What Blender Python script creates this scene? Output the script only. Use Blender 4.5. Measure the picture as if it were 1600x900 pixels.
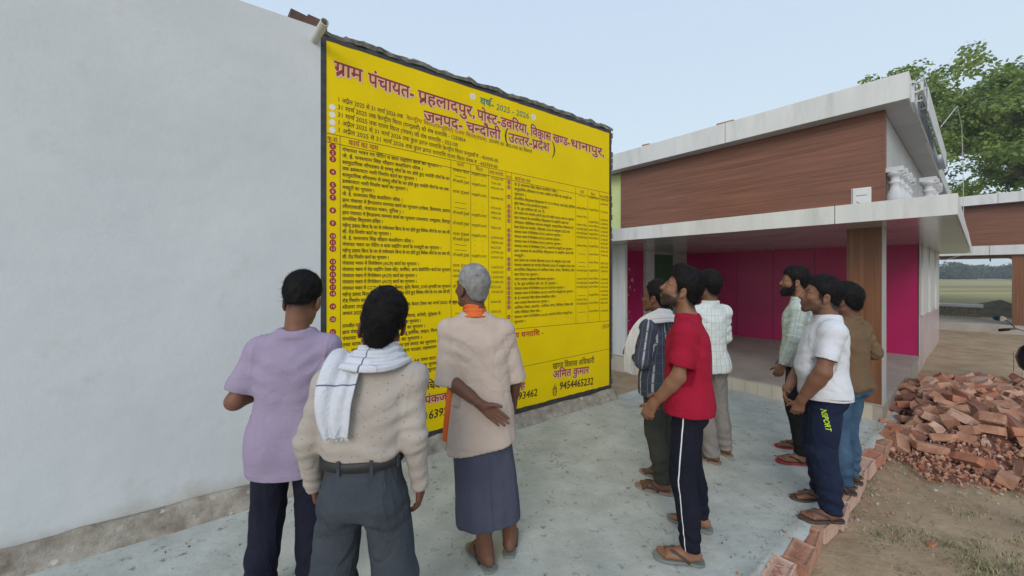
import bpy, bmesh, math, random
import numpy as np
from mathutils import Vector, Matrix, Euler
from mathutils.bvhtree import BVHTree
for o in list(bpy.data.objects): bpy.data.objects.remove(o)
S = bpy.context.scene
COL = S.collection
# ---------------------------------------------------------------- camera
cam_d = bpy.data.cameras.new("camera")
cam = bpy.data.objects.new("camera", cam_d); COL.objects.link(cam)
cam.location = (0, 0, 1.6); cam.rotation_euler = (math.radians(90), 0, 0)
cam_d.sensor_width = 36; cam_d.lens = 36*605/1600
cam_d.shift_y = -22/1600
cam_d.clip_start = 0.05; cam_d.clip_end = 2000
S.camera = cam
# ---------------------------------------------------------------- sky, sun, exposure
SUN_EL, SUN_AZ = math.radians(28), math.radians(195)   # azimuth clockwise from +Y: behind the camera, to its left
W = bpy.data.worlds.new("World"); S.world = W; W.use_nodes = True
nt = W.node_tree; nt.nodes.clear()
sky = nt.nodes.new("ShaderNodeTexSky"); sky.sky_type = 'NISHITA'; sky.sun_disc = False
sky.sun_elevation = SUN_EL; sky.sun_rotation = SUN_AZ
sky.air_density = 1.0; sky.dust_density = 3.0; sky.ozone_density = 1.2; sky.altitude = 50
# thin bright haze over the whole sky dome: the clear-sky colour mixed with an even pale veil, whiter low down
tc=nt.nodes.new("ShaderNodeTexCoord"); sp=nt.nodes.new("ShaderNodeSeparateXYZ"); cr=nt.nodes.new("ShaderNodeValToRGB")
nt.links.new(tc.outputs['Generated'],sp.inputs[0]); nt.links.new(sp.outputs[2],cr.inputs[0])
cr.color_ramp.elements[0].position=0; cr.color_ramp.elements[0].color=(.68,.80,.84,1)
cr.color_ramp.elements[1].position=.75; cr.color_ramp.elements[1].color=(.54,.66,.84,1)
ml=nt.nodes.new("ShaderNodeVectorMath"); ml.operation='SCALE'; ml.inputs[3].default_value=10.0
nt.links.new(cr.outputs[0],ml.inputs[0])
mx=nt.nodes.new("ShaderNodeMix"); mx.data_type='RGBA'; mx.inputs[0].default_value=.82
bg = nt.nodes.new("ShaderNodeBackground"); bg.inputs['Strength'].default_value = 0.1
wo = nt.nodes.new("ShaderNodeOutputWorld")
nt.links.new(sky.outputs[0],mx.inputs[6]); nt.links.new(ml.outputs[0],mx.inputs[7])
nt.links.new(mx.outputs[2], bg.inputs['Color']); nt.links.new(bg.outputs[0], wo.inputs[0])
sl = bpy.data.lights.new("sun", 'SUN'); sl.energy = 1.15; sl.angle = math.radians(26); sl.color = (1, .94, .86)
so = bpy.data.objects.new("sun", sl); COL.objects.link(so)
sd = Vector((math.sin(SUN_AZ)*math.cos(SUN_EL), math.cos(SUN_AZ)*math.cos(SUN_EL), math.sin(SUN_EL)))
so.rotation_euler = sd.to_track_quat('Z', 'Y').to_euler(); so.location = (0, -3, 12)
S.view_settings.view_transform = 'Standard'; S.view_settings.look = 'None'
S.view_settings.exposure = 0.27; S.view_settings.gamma = 1.0; S.view_settings.use_curve_mapping = False
S.cycles.max_bounces = 6; S.cycles.diffuse_bounces = 3; S.cycles.glossy_bounces = 3

# ---------------------------------------------------------------- helpers
RNG = random.Random(7)
def tag(o, label=None, cat=None, group=None, kind=None):
    if label: o['label'] = label
    if cat: o['category'] = cat
    if group: o['group'] = group
    if kind: o['kind'] = kind
    return o
def empty(name, loc=(0,0,0), rz=0, parent=None):
    o = bpy.data.objects.new(name, None); o.empty_display_size = .1; COL.objects.link(o)
    o.location = loc; o.rotation_euler = (0,0,rz)
    if parent: o.parent = parent
    return o
class MB:
    def __init__(s): s.v=[]; s.f=[]; s.mi=[]
    def add(s, vs, fs, mi=0):
        n=len(s.v); s.v += [tuple(v) for v in vs]; s.f += [tuple(i+n for i in f) for f in fs]; s.mi += [mi]*len(fs); return s
    def box(s, a, b, mi=0):
        (x0,y0,z0),(x1,y1,z1)=a,b
        return s.add([(x0,y0,z0),(x1,y0,z0),(x1,y1,z0),(x0,y1,z0),(x0,y0,z1),(x1,y0,z1),(x1,y1,z1),(x0,y1,z1)],
          [(0,3,2,1),(4,5,6,7),(0,1,5,4),(1,2,6,5),(2,3,7,6),(3,0,4,7)], mi)
    def tube(s, pts, r, n=8, cap=True, mi=0):
        pts=[Vector(p) for p in pts]; rs = r if isinstance(r,(list,tuple)) else [r]*len(pts)
        vs=[]; fs=[]; up=None
        for i,p in enumerate(pts):
            d=(pts[min(i+1,len(pts)-1)]-pts[max(i-1,0)]).normalized()
            if up is None: up = d.orthogonal().normalized()
            up=(up-d*up.dot(d)).normalized(); w=d.cross(up)
            for k in range(n):
                a=2*math.pi*k/n; vs.append(p+(up*math.cos(a)+w*math.sin(a))*rs[i])
        for i in range(len(pts)-1):
            for k in range(n):
                a=i*n+k; b=i*n+(k+1)%n; fs.append((a,b,b+n,a+n))
        if cap: fs.append(tuple(range(n))[::-1]); fs.append(tuple((len(pts)-1)*n+k for k in range(n)))
        return s.add(vs,fs,mi)
    def build(s, name, mat, parent=None, smooth=False, bevel=0, loc=None, rot=None):
        me=bpy.data.meshes.new(name); me.from_pydata([tuple(v) for v in s.v],[],s.f); me.validate()
        for m in (mat if isinstance(mat,(list,tuple)) else [mat]): me.materials.append(m)
        if any(s.mi): me.polygons.foreach_set('material_index', s.mi)
        if smooth: me.polygons.foreach_set('use_smooth',[True]*len(me.polygons))
        o=bpy.data.objects.new(name,me); COL.objects.link(o)
        if parent: o.parent=parent
        if loc: o.location=loc
        if rot: o.rotation_euler=rot
        if bevel:
            b=o.modifiers.new('b','BEVEL'); b.width=bevel; b.segments=2; b.limit_method='ANGLE'
            b.harden_normals=False
        return o
def nodes(m):
    m.use_nodes=True; return m.node_tree
def mat(name, c1, c2=None, scale=5, rough=.8, bump=0, bscale=None, stretch=(1,1,1), metallic=0, spec=.5, detail=6,
        spot=None, spot_scale=8, spot_lo=.62, spot_hi=.72, contrast=(.35,.65), coat=0, wave=None, coords='Object', rough_var=0, cracks=False, dirt=None):
    m=bpy.data.materials.new(name); t=nodes(m); N=t.nodes; Lk=t.links.new
    b=N['Principled BSDF']; b.inputs['Roughness'].default_value=rough; b.inputs['Metallic'].default_value=metallic
    b.inputs['Specular IOR Level'].default_value=spec; b.inputs['Coat Weight'].default_value=coat
    tc=N.new('ShaderNodeTexCoord'); mp=N.new('ShaderNodeMapping'); mp.inputs['Scale'].default_value=stretch
    Lk(tc.outputs[coords], mp.inputs[0])
    col=None
    if c2:
        nz=N.new('ShaderNodeTexNoise'); nz.inputs['Scale'].default_value=scale; nz.inputs['Detail'].default_value=detail; nz.inputs['Roughness'].default_value=.6
        Lk(mp.outputs[0], nz.inputs[0])
        r=N.new('ShaderNodeValToRGB'); r.color_ramp.elements[0].position=contrast[0]; r.color_ramp.elements[1].position=contrast[1]
        r.color_ramp.elements[0].color=(*c1,1); r.color_ramp.elements[1].color=(*c2,1)
        Lk(nz.outputs[0], r.inputs[0]); col=r.outputs[0]
        if rough_var:
            mr=N.new('ShaderNodeMapRange'); mr.inputs[3].default_value=rough-rough_var; mr.inputs[4].default_value=rough+rough_var
            Lk(nz.outputs[0], mr.inputs[0]); Lk(mr.outputs[0], b.inputs['Roughness'])
    if spot:
        n2=N.new('ShaderNodeTexNoise'); n2.inputs['Scale'].default_value=spot_scale; n2.inputs['Detail'].default_value=8; n2.inputs['Roughness'].default_value=.65
        Lk(mp.outputs[0], n2.inputs[0])
        r2=N.new('ShaderNodeMapRange'); r2.inputs[1].default_value=spot_lo; r2.inputs[2].default_value=spot_hi
        Lk(n2.outputs[0], r2.inputs[0])
        mx=N.new('ShaderNodeMix'); mx.data_type='RGBA'; mx.inputs[7].default_value=(*spot,1)
        if col: Lk(col, mx.inputs[6])
        else: mx.inputs[6].default_value=(*c1,1)
        Lk(r2.outputs[0], mx.inputs[0]); col=mx.outputs[2]
    if dirt:     # splashed mud low on a wall
        sx_=N.new('ShaderNodeSeparateXYZ'); Lk(tc.outputs['Object'],sx_.inputs[0]); nd=N.new('ShaderNodeTexNoise'); nd.inputs['Scale'].default_value=3.5; nd.inputs['Detail'].default_value=9; nd.inputs['Roughness'].default_value=.7; Lk(tc.outputs['Object'],nd.inputs[0])
        a1=N.new('ShaderNodeMapRange'); a1.inputs[1].default_value=.34; a1.inputs[2].default_value=.10; a1.inputs[3].default_value=-.32; a1.inputs[4].default_value=.22; Lk(sx_.outputs[2],a1.inputs[0])
        a2=N.new('ShaderNodeMath'); a2.operation='ADD'; Lk(a1.outputs[0],a2.inputs[0]); Lk(nd.outputs[0],a2.inputs[1]); a3=N.new('ShaderNodeMapRange'); a3.inputs[1].default_value=.42; a3.inputs[2].default_value=.85; a3.inputs[4].default_value=.75; Lk(a2.outputs[0],a3.inputs[0])
        a4=N.new('ShaderNodeMix'); a4.data_type='RGBA'; a4.inputs[7].default_value=(*dirt,1); Lk(col,a4.inputs[6]); Lk(a3.outputs[0],a4.inputs[0]); col=a4.outputs[2]
    if cracks:   # thin irregular hairline cracks and trowel sweeps
        nw=N.new('ShaderNodeTexNoise'); nw.inputs['Scale'].default_value=2.3; nw.inputs['Detail'].default_value=6; Lk(mp.outputs[0],nw.inputs[0])
        ad=N.new('ShaderNodeVectorMath'); ad.operation='MULTIPLY_ADD'; ad.inputs[1].default_value=(.5,.5,.5); Lk(nw.outputs['Color'],ad.inputs[0]); Lk(mp.outputs[0],ad.inputs[2])
        vo=N.new('ShaderNodeTexVoronoi'); vo.feature='DISTANCE_TO_EDGE'; vo.inputs['Scale'].default_value=2.6; Lk(ad.outputs[0],vo.inputs['Vector'])
        m4=N.new('ShaderNodeMapRange'); m4.inputs[1].default_value=.009; m4.inputs[2].default_value=.0; Lk(vo.outputs[0],m4.inputs[0])
        n5=N.new('ShaderNodeTexNoise'); n5.inputs['Scale'].default_value=1.7; n5.inputs['Detail'].default_value=3; Lk(mp.outputs[0],n5.inputs[0])
        m5=N.new('ShaderNodeMapRange'); m5.inputs[1].default_value=.5; m5.inputs[2].default_value=.62; Lk(n5.outputs[0],m5.inputs[0])
        mu=N.new('ShaderNodeMath'); mu.operation='MULTIPLY'; Lk(m4.outputs[0],mu.inputs[0]); Lk(m5.outputs[0],mu.inputs[1])
        m6=N.new('ShaderNodeMix'); m6.data_type='RGBA'; m6.inputs[7].default_value=(c1[0]*.62,c1[1]*.62,c1[2]*.58,1); Lk(col,m6.inputs[6]); Lk(mu.outputs[0],m6.inputs[0]); col=m6.outputs[2]
    if col: Lk(col, b.inputs['Base Color'])
    else: b.inputs['Base Color'].default_value=(*c1,1)
    if bump:
        n3=N.new('ShaderNodeTexNoise'); n3.inputs['Scale'].default_value=bscale or scale*4; n3.inputs['Detail'].default_value=8; n3.inputs['Roughness'].default_value=.65
        Lk(mp.outputs[0], n3.inputs[0])
        bp=N.new('ShaderNodeBump'); bp.inputs['Strength'].default_value=1; bp.inputs['Distance'].default_value=bump
        Lk(n3.outputs[0], bp.inputs['Height']); Lk(bp.outputs[0], b.inputs['Normal'])
    return m
# numpy value noise
def _h(i,j,k,s):
    n=(i.astype(np.int64)*73856093) ^ (j.astype(np.int64)*19349663) ^ (k.astype(np.int64)*83492791) ^ (s*2654435)
    n=(n ^ (n>>13))*1274126177 & 0x7fffffff
    n=(n ^ (n>>16)) & 0xffff
    return n/32767.5-1
def noise(p, seed=0):
    i=np.floor(p).astype(np.int64); f=p-i; u=f*f*(3-2*f)
    r=0
    for dx in (0,1):
        wx=u[:,0] if dx else 1-u[:,0]
        for dy in (0,1):
            wy=u[:,1] if dy else 1-u[:,1]
            for dz in (0,1):
                wz=u[:,2] if dz else 1-u[:,2]
                r=r+_h(i[:,0]+dx,i[:,1]+dy,i[:,2]+dz,seed)*wx*wy*wz
    return r
def fbm(p, seed=0, o=3):
    a=1; r=0
    for k in range(o): r=r+a*noise(p*(2**k)+k*7.3,seed+k); a*=.5
    return r

M={}
M['whitewash']=mat('whitewash',(.53,.56,.58),(.60,.625,.64),scale=1.1,rough=.9,bump=.0045,bscale=9,spot=(.45,.46,.45),spot_scale=2.6,spot_lo=.58,spot_hi=.85,dirt=(.36,.33,.27),detail=9)
M['cement']=mat('cement',(.36,.385,.36),(.485,.51,.48),scale=3.5,rough=.95,bump=.010,bscale=9,spot=(.17,.165,.145),spot_scale=13,spot_lo=.58,spot_hi=.70,detail=10,cracks=True)
M['footing']=mat('footing',(.20,.17,.135),(.38,.35,.30),scale=9,rough=.95,bump=.015,bscale=22,spot=(.52,.5,.46),spot_scale=15,spot_lo=.6,spot_hi=.68)
M['soil']=mat('soil',(.29,.205,.125),(.42,.31,.195),scale=2.5,rough=1,bump=.02,bscale=10,spot=(.17,.135,.08),spot_scale=3.5,spot_lo=.58,spot_hi=.75,detail=10)
M['yellow']=mat('yellow_paint',(.75,.55,.0),(.83,.61,.0),scale=1.5,rough=.65,bump=.0015,bscale=9,spec=.12)
M['border']=mat('black_paint',(.022,.022,.026),(.05,.048,.05),scale=12,rough=.6)
M['mortar']=mat('mortar',(.10,.10,.085),(.26,.25,.21),scale=14,rough=.98,bump=.02,bscale=30)
M['acp_white']=mat('white_panel',(.58,.59,.59),(.66,.67,.66),scale=2,rough=.38,spec=.5,spot=(.46,.46,.44),spot_scale=2.4,spot_lo=.52,spot_hi=.85,stretch=(3,3,.5))
M['acp_grey']=mat('grey_panel',(.40,.40,.40),(.46,.46,.45),scale=2,rough=.5)
M['soffit']=mat('glossy_soffit',(.42,.41,.41),(.48,.47,.46),scale=1.5,rough=.16,spec=.9,bump=.003,bscale=1.6,stretch=(1,1,1))
M['wood']=mat('wood_panel',(.125,.047,.026),(.24,.096,.056),scale=2.2,rough=.45,stretch=(.45,12,15),contrast=(.32,.68),spot=(.07,.022,.013),spot_scale=1.6,spot_lo=.58,spot_hi=.8,detail=8)
M['wood_v']=mat('wood_pillar',(.12,.045,.02),(.235,.10,.045),scale=2.4,rough=.42,stretch=(14,14,.4),contrast=(.32,.68),spot=(.09,.032,.012),spot_scale=1.3,spot_lo=.58,spot_hi=.8,detail=8)
M['magenta']=mat('magenta_panel',(.40,.006,.095),(.45,.010,.115),scale=1.5,rough=.3,spec=.5,bump=.001,bscale=3)
M['pinkwhite']=mat('pale_pink_panel',(.50,.38,.39),(.58,.48,.48),scale=2,rough=.3)
M['lime']=mat('lime_paint',(.52,.60,.26),(.58,.65,.30),scale=3,rough=.85)
M['green']=mat('green_door',(.03,.10,.035),(.045,.14,.05),scale=3,rough=.5,stretch=(6,6,1))
M['floor']=mat('porch_floor',(.30,.265,.23),(.40,.36,.32),scale=2.5,rough=.55,bump=.002,bscale=14,spot=(.22,.2,.17),spot_scale=5)
M['cream']=mat('cream_plinth',(.44,.40,.32),(.52,.47,.39),scale=4,rough=.8,bump=.003,bscale=20,stretch=(1,1,.5))
M['gap']=mat('dark_gap',(.02,.02,.02))
M['brick']=mat('fired_brick',(.31,.15,.095),(.48,.265,.175),scale=9,rough=.95,bump=.006,bscale=40,spot=(.42,.27,.2),spot_scale=16,spot_lo=.55,spot_hi=.7,coords='Object')
M['brick_pale']=mat('dusty_brick',(.44,.27,.20),(.56,.39,.31),scale=8,rough=.95,bump=.006,bscale=40,spot=(.36,.14,.09),spot_scale=14,spot_lo=.55,spot_hi=.66)
M['brick_red']=mat('red_brick',(.34,.135,.08),(.46,.205,.13),scale=7,rough=.95,bump=.006,bscale=40,spot=(.26,.08,.05),spot_scale=9)
M['brick_dark']=mat('burnt_brick',(.16,.075,.055),(.30,.13,.09),scale=7,rough=.95,bump=.006,bscale=40)
M['brick_lump']=mat('weathered_brick',(.075,.045,.04),(.14,.075,.06),scale=7,rough=.95,bump=.006,bscale=40)
M['pvc']=mat('pipe_plastic',(.52,.52,.46),(.60,.60,.54),scale=4,rough=.4)
M['dark']=mat('pipe_dark',(.012,.012,.012))
M['metal']=mat('aluminium',(.55,.56,.57),(.65,.66,.67),scale=5,rough=.4,metallic=.6)
M['plaster_white']=mat('white_plaster',(.50,.52,.54),(.60,.61,.62),scale=6,rough=.8,bump=.002,bscale=30)

# ================================================================= setting
# frames:  wall runs from A0 along WD; main building has its own local frame
A0=Vector((-1.462,2.998,0)); WD=Vector((.805,.593,0)).normalized(); WN=Vector((WD.y,-WD.x,0))  # WN points to the viewer side
WANG=math.atan2(WD.y,WD.x)
E0=Vector((1.02,1.815,0)); ED=Vector((.792,.610,0)).normalized()   # edge of the cement apron
def sheet(name, poly, z, m, kind='structure', label=None, cat=None, sub=None):
    mb=MB(); mb.add([(x,y,z) for x,y in poly],[tuple(range(len(poly)))])
    o=mb.build(name,m); tag(o,label,cat,kind=kind); return o
# soil ground: one sheet to the horizon, finely divided near by
def grid_mesh(name, xs, ys, zf, m):
    X,Y=np.meshgrid(xs,ys); P=np.stack([X.ravel(),Y.ravel(),np.zeros(X.size)],1); P[:,2]=zf(P)
    nx=len(xs); I=np.arange(len(xs)*(len(ys)-1)).reshape(len(ys)-1,nx)[:,:-1].ravel()
    F=np.stack([I,I+1,I+nx+1,I+nx],1)
    me=bpy.data.meshes.new(name); me.from_pydata(P.tolist(),[],F.tolist()); me.materials.append(m)
    me.polygons.foreach_set('use_smooth',[True]*len(me.polygons))
    o=bpy.data.objects.new(name,me); COL.objects.link(o); return o
xs=np.unique(np.concatenate([np.linspace(-60,-4,6),np.linspace(-4,0.6,8),np.arange(.6,8,.07),np.linspace(8,20,30),np.linspace(20,330,14)]))
ys=np.unique(np.concatenate([np.linspace(-40,-2,6),np.linspace(-2,1,6),np.arange(1,8,.07),np.linspace(8,22,34),np.linspace(22,330,14)]))
def soilz(P):
    n=fbm(P*[1.3,1.3,1],3,3)*.02+fbm(P*[6,6,1],9,2)*.006
    near=(np.abs(P[:,0])<20)&(P[:,1]<20)&(P[:,1]>0)
    z=-.105+np.where(near,n,0)
    # gentle rise towards the annex
    return z
tag(grid_mesh('ground',xs,ys,soilz,M['soil']),kind='structure')
# fields beyond
def field_mat():
    m=bpy.data.materials.new('field'); t=nodes(m); N=t.nodes; L=t.links.new; b=N['Principled BSDF']; b.inputs['Roughness'].default_value=1
    b.inputs['Specular IOR Level'].default_value=.1
    tc=N.new('ShaderNodeTexCoord'); mp=N.new('ShaderNodeMapping'); mp.inputs['Rotation'].default_value=(0,0,math.radians(6)); mp.inputs['Scale'].default_value=(.012,.11,1)
    L(tc.outputs['Object'],mp.inputs[0]); n=N.new('ShaderNodeTexNoise'); n.inputs['Scale'].default_value=1; n.inputs['Detail'].default_value=5
    L(mp.outputs[0],n.inputs[0]); r=N.new('ShaderNodeValToRGB'); L(n.outputs[0],r.inputs[0])
    e=r.color_ramp.elements; e[0].position=.36; e[0].color=(.24,.21,.10,1); e[1].position=.62; e[1].color=(.46,.38,.19,1)
    q=e.new(.47); q.color=(.28,.25,.12,1); q=e.new(.54); q.color=(.34,.29,.14,1)
    L(r.outputs[0],b.inputs['Base Color']); return m
M['field']=field_mat()
fx=[(9,23),(34,14),(320,-20),(320,325),(-50,325),(-50,50)]
sheet('field',fx,-.085,M['field'])
# cement apron
AP=[]
n=40
def apron():
    T_=list(np.linspace(0,.968,68))+[.982,.992,1.0]
    # grid between painted wall side and brick edge, extends under the viewer
    xs=np.linspace(-.0,1,60); 
    mb=MB(); NS=240; NT=70
    pts=[]
    for i in range(NS+1):
        s=-4+ (6.6+4)*i/NS
        for j in range(NT+1):
            t=T_[j]
            a=A0+WD*s - WN*.0
            b=E0+ED*(s+ -1.1)
            p=a.lerp(b,t); pts.append(p)
    P=np.array([tuple(p) for p in pts])
    P[:,2]=fbm(P*[2.2,2.2,1],5,3)*.006
    t=np.tile(np.array(T_),NS+1); out=np.array([ED.y,-ED.x,0]); en=fbm(P*[5,5,1],61,4)
    P+=out[None,:]*np.where(t>=.9999,np.clip(.012+.035*en,.0,.06),np.where(t>.99,np.clip(.0+.03*en,-.008,.045),0))[:,None]
    P[:,2]+=np.where(t>=.9999,-.004,np.where(t>.99,.012,np.where(t>.98,.006,0)))
    fs=[]
    for i in range(NS):
        for j in range(NT):
            a=i*(NT+1)+j; fs.append((a,a+NT+1,a+NT+2,a+1))
    fs=[f[::-1] for f in fs]
    mb.add(P.tolist(),fs)
    n=len(mb.v)
    o=mb.build('cement_apron',M['cement'],smooth=True); tag(o,kind='structure'); 
    return o
apron()

# ---------------------------------------------------------------- white wall and notice wall
ROOTW=empty('white_wall',A0+WN*.012,WANG)
tag(ROOTW,'long plain whitewashed wall at left beside the yellow notice','wall')
mb=MB(); mb.box((-9,0,-.12),(-.02,.3,3.49)); mb.build('plaster_face',M['whitewash'],ROOTW)
# rough footing along the base, wall-local coordinates (x along, -y towards viewer)
def footing(name, x0, x1, parent, m, h0=.10, d0=.075, seed=1):
    n=int((x1-x0)/.03); prof=[(.0,1.0),(-.35,1.03),(-.62,.92),(-.85,.6),(-1.0,.25),(-1.35,-.1)]
    P=[]
    for i in range(n+1):
        x=x0+(x1-x0)*i/n
        for (a,b) in prof: P.append((x,a*d0,b*h0))
    P=np.array(P); q=P.copy()
    q[:,1]+=fbm(P*[5,20,20],seed,4)*.014; q[:,2]+=fbm(P*[4,20,20],seed+5,4)*.014*(P[:,2]>0)
    q[0::len(prof),1]=.02
    k=len(prof); fs=[(i*k+j,i*k+j+1,(i+1)*k+j+1,(i+1)*k+j) for i in range(n) for j in range(k-1)]
    mb=MB(); mb.add(q.tolist(),fs); return mb.build(name,m,parent,smooth=False)
footing('footing',-9,0,ROOTW,M['footing'],.14,.07,1)

NW=empty('notice_wall',A0,WANG)
tag(NW,'wall painted bright yellow with a black border and rows of maroon and black Hindi lettering','notice wall')
mb=MB(); mb.box((0,0.004,-.12),(3.405,.23,3.445)); mb.build('wall_core',M['mortar'],NW)
mb=MB(); mb.box((.022,-.004,.165),(3.372,.002,3.418)); mb.build('yellow_field',M['yellow'],NW)
def strip_border():
    mb=MB(); r=random.Random(3)
    def ribbon(p0,p1,w0,w1,n,ax):
        # slightly wavering painted band
        vs=[];fs=[]
        for i in range(n+1):
            t=i/n; x=p0[0]+(p1[0]-p0[0])*t; z=p0[1]+(p1[1]-p0[1])*t
            a=w0+r.uniform(-.003,.003); b=w1+r.uniform(-.004,.004)
            if ax=='z': vs += [(x,-.0065,z+a),(x,-.0065,z+b),(x,.0,z+a),(x,.0,z+b)]
            else: vs += [(x+a,-.0065,z),(x+b,-.0065,z),(x+a,.0,z),(x+b,.0,z)]
        for i in range(n):
            k=i*4; fs += [(k,k+4,k+5,k+1),(k+2,k+6,k+4,k),(k+1,k+5,k+7,k+3)]
        mb.add(vs,fs)
    ribbon((-.02,3.42),(3.405,3.42),-.004,.045,60,'z')
    ribbon((-.02,.165),(3.405,.165),-.05,.004,60,'z')
    return mb
strip_border().build('border_band',M['border'],NW)
mb=MB(); mb.box((-.022,-.008,.12),(.021,.004,3.462)); mb.build('border_band',M['border'],NW)
mb=MB(); mb.box((3.37,-.0075,.12),(3.408,.004,3.43)); mb.build('border_band',M['border'],NW)
footing('footing',0,3.43,NW,M['footing'],.115,.085,4)
# crumbly mortar crest
def crest(x0,x1,z,parent,m):
    n=150; prof=[(-.012,-.01),(-.02,.02),(.03,.05),(.13,.06),(.22,.03),(.24,-.02)]
    P=[]
    for i in range(n+1):
        x=x0+(x1-x0)*i/n
        for a,b in prof: P.append((x,a,z+b))
    P=np.array(P); q=P.copy()
    q[:,2]+=np.maximum(-.02,fbm(P*[16,14,0]+[0,0,3],21,4)*.024)*np.tile([.4,.8,1,1,1,.3],n+1); q[:,1]+=fbm(P*[11,9,9],31,3)*.012
    k=6; fs=[(i*k+j,i*k+j+1,(i+1)*k+j+1,(i+1)*k+j)[::-1] for i in range(n) for j in range(k-1)]
    mb=MB(); mb.add(q.tolist(),fs); return mb.build('mortar_crest',m,parent)
crest(-.01,3.44,3.462,NW,M['mortar'])
def brick_mesh(name, L=.22, Wd=.105, H=.07, seed=0, cut=None, m=None):
    bm=bmesh.new(); r=random.Random(seed)
    bmesh.ops.create_cube(bm,size=1)
    for v in bm.verts: v.co=Vector((v.co.x*L,v.co.y*Wd,v.co.z*H))
    bmesh.ops.bevel(bm,geom=bm.edges[:],offset=.004,segments=1,affect='EDGES')
    if cut:
        for k in range(cut):
            nrm=Vector((r.uniform(-1,1),r.uniform(-1,1),r.uniform(-.8,.8))).normalized()
            d=nrm*( (abs(nrm.x)*L+abs(nrm.y)*Wd+abs(nrm.z)*H)*.5*r.uniform(.25,.62))
            g=bmesh.ops.bisect_plane(bm,geom=bm.verts[:]+bm.edges[:]+bm.faces[:],plane_co=d,plane_no=nrm,clear_outer=True)
            e=[x for x in g['geom_cut'] if isinstance(x,bmesh.types.BMEdge)]
            if e: bmesh.ops.holes_fill(bm,edges=e)
    for v in bm.verts: v.co+=Vector((r.gauss(0,.0022),r.gauss(0,.0022),r.gauss(0,.0022)))
    me=bpy.data.meshes.new(name); bm.to_mesh(me); bm.free(); me.materials.append(m); return me
def put(name, me, parent, loc, rot=(0,0,0), sc=None):
    o=bpy.data.objects.new(name,me); COL.objects.link(o); o.parent=parent; o.location=loc; o.rotation_euler=rot
    if sc: o.scale=sc
    return o
# raw brick ends down the right edge of the notice wall
EB=[brick_mesh('brick',.11,.23,.068,seed=50+k,m=M['brick_dark' if k%2 else 'mortar']) for k in range(4)]
z=.17; k=0
while z<3.42:
    put('brick',EB[RNG.randrange(4)],NW,(3.395+RNG.uniform(-.035,.012),.122,z+.034),(0,RNG.uniform(-.06,.06),RNG.uniform(-.05,.05)))
    z+=.082; k+=1
# broken brick lump on the corner and the drain pipe
lump=empty('broken_brick',A0+WN*-.10+WD*-.10+Vector((0,0,3.497)),WANG)
tag(lump,'dark broken brick lying on the wall top above the drain pipe','brick')
put('brick',brick_mesh('brick',.20,.13,.12,seed=5,cut=1,m=M['brick_lump']),lump,(-.02,.07,.06),(0,.08,.1))
put('brick',brick_mesh('brick',.14,.12,.13,seed=9,cut=1,m=M['brick_lump']),lump,(.075,.06,.065),(.1,.2,-.2))
pp=empty('drain_pipe',A0+Vector((0,0,3.40))+WD*-.03,WANG)
tag(pp,'short cream plastic pipe stub sticking out of the wall top at the notice corner','pipe')
pa=Vector((-.05,.1,-.035)); pb=Vector((.0,-.23,.02))
mb=MB(); mb.tube([pa,pb],.029,20,cap=False); d=(pa-pb).normalized()
mb.tube([pb+d*.001,pb+d*.15],.0255,20,cap=False); 
# rim ring
n=20; up=d.orthogonal().normalized(); w=d.cross(up)
o_=[pb+(up*math.cos(2*math.pi*i/n)+w*math.sin(2*math.pi*i/n))*.029 for i in range(n)]; i_=[pb+(up*math.cos(2*math.pi*i/n)+w*math.sin(2*math.pi*i/n))*.0255 for i in range(n)]
mb.add(o_+i_,[(i,(i+1)%n,n+(i+1)%n,n+i) for i in range(n)])
mb.build('pipe_wall',M['pvc'],pp,smooth=True)
mb=MB(); c=pb+d*.06; mb.add([c+(up*math.cos(2*math.pi*i/n)+w*math.sin(2*math.pi*i/n))*.0256 for i in range(n)],[tuple(range(n))]); mb.build('pipe_bore',M['dark'],pp)
# ---------------------------------------------------------------- Hindi sign lettering
_G={}
def _txt(s, off=0):
    c=bpy.data.curves.new('t','FONT'); c.body=s; c.resolution_u=2; c.offset=off
    o=bpy.data.objects.new('t',c); COL.objects.link(o)
    me=bpy.data.meshes.new_from_object(o.evaluated_get(bpy.context.evaluated_depsgraph_get()))
    bpy.data.objects.remove(o); bpy.data.curves.remove(c); return me
def _np(me):
    v=np.array([x.co[:2] for x in me.vertices]).reshape(-1,2); f=[tuple(p.vertices) for p in me.polygons]; bpy.data.meshes.remove(me); return v,f
_XM=_np(_txt('X'))[0][:,0].max()
def glyph(ch, off=0):
    k=(ch,off)
    if k not in _G:
        v,f=_np(_txt(ch,off)); a,_=_np(_txt(ch+'X'))
        adv=a[:,0].max()-_XM
        _G[k]=(v,f,adv)
    return _G[k]
_H={}
def clipped(ch, x, off=0):
    k=(ch,x,off)
    if k not in _H:
        v,f,adv=glyph(ch,off); bm=bmesh.new(); vv=[bm.verts.new((a,b,0)) for a,b in v]
        for q in f:
            try: bm.faces.new([vv[i] for i in q])
            except ValueError: pass
        bmesh.ops.bisect_plane(bm,geom=bm.verts[:]+bm.edges[:]+bm.faces[:],plane_co=(x,0,0),plane_no=(1,0,0),clear_outer=True)
        bm.verts.index_update(); V=np.array([w.co[:2] for w in bm.verts]).reshape(-1,2); F=[tuple(w.index for w in q.verts) for q in bm.faces]; bm.free()
        _H[k]=(V,F,x)
    return _H[k]
CONS=set(chr(c) for c in range(0x915,0x93A)); STEM=set('खगघचजझञणतथधनपबभमयलवशषस')
POST=set('ािीुूृेैोौंँःॉ'); VIR='्'
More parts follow.
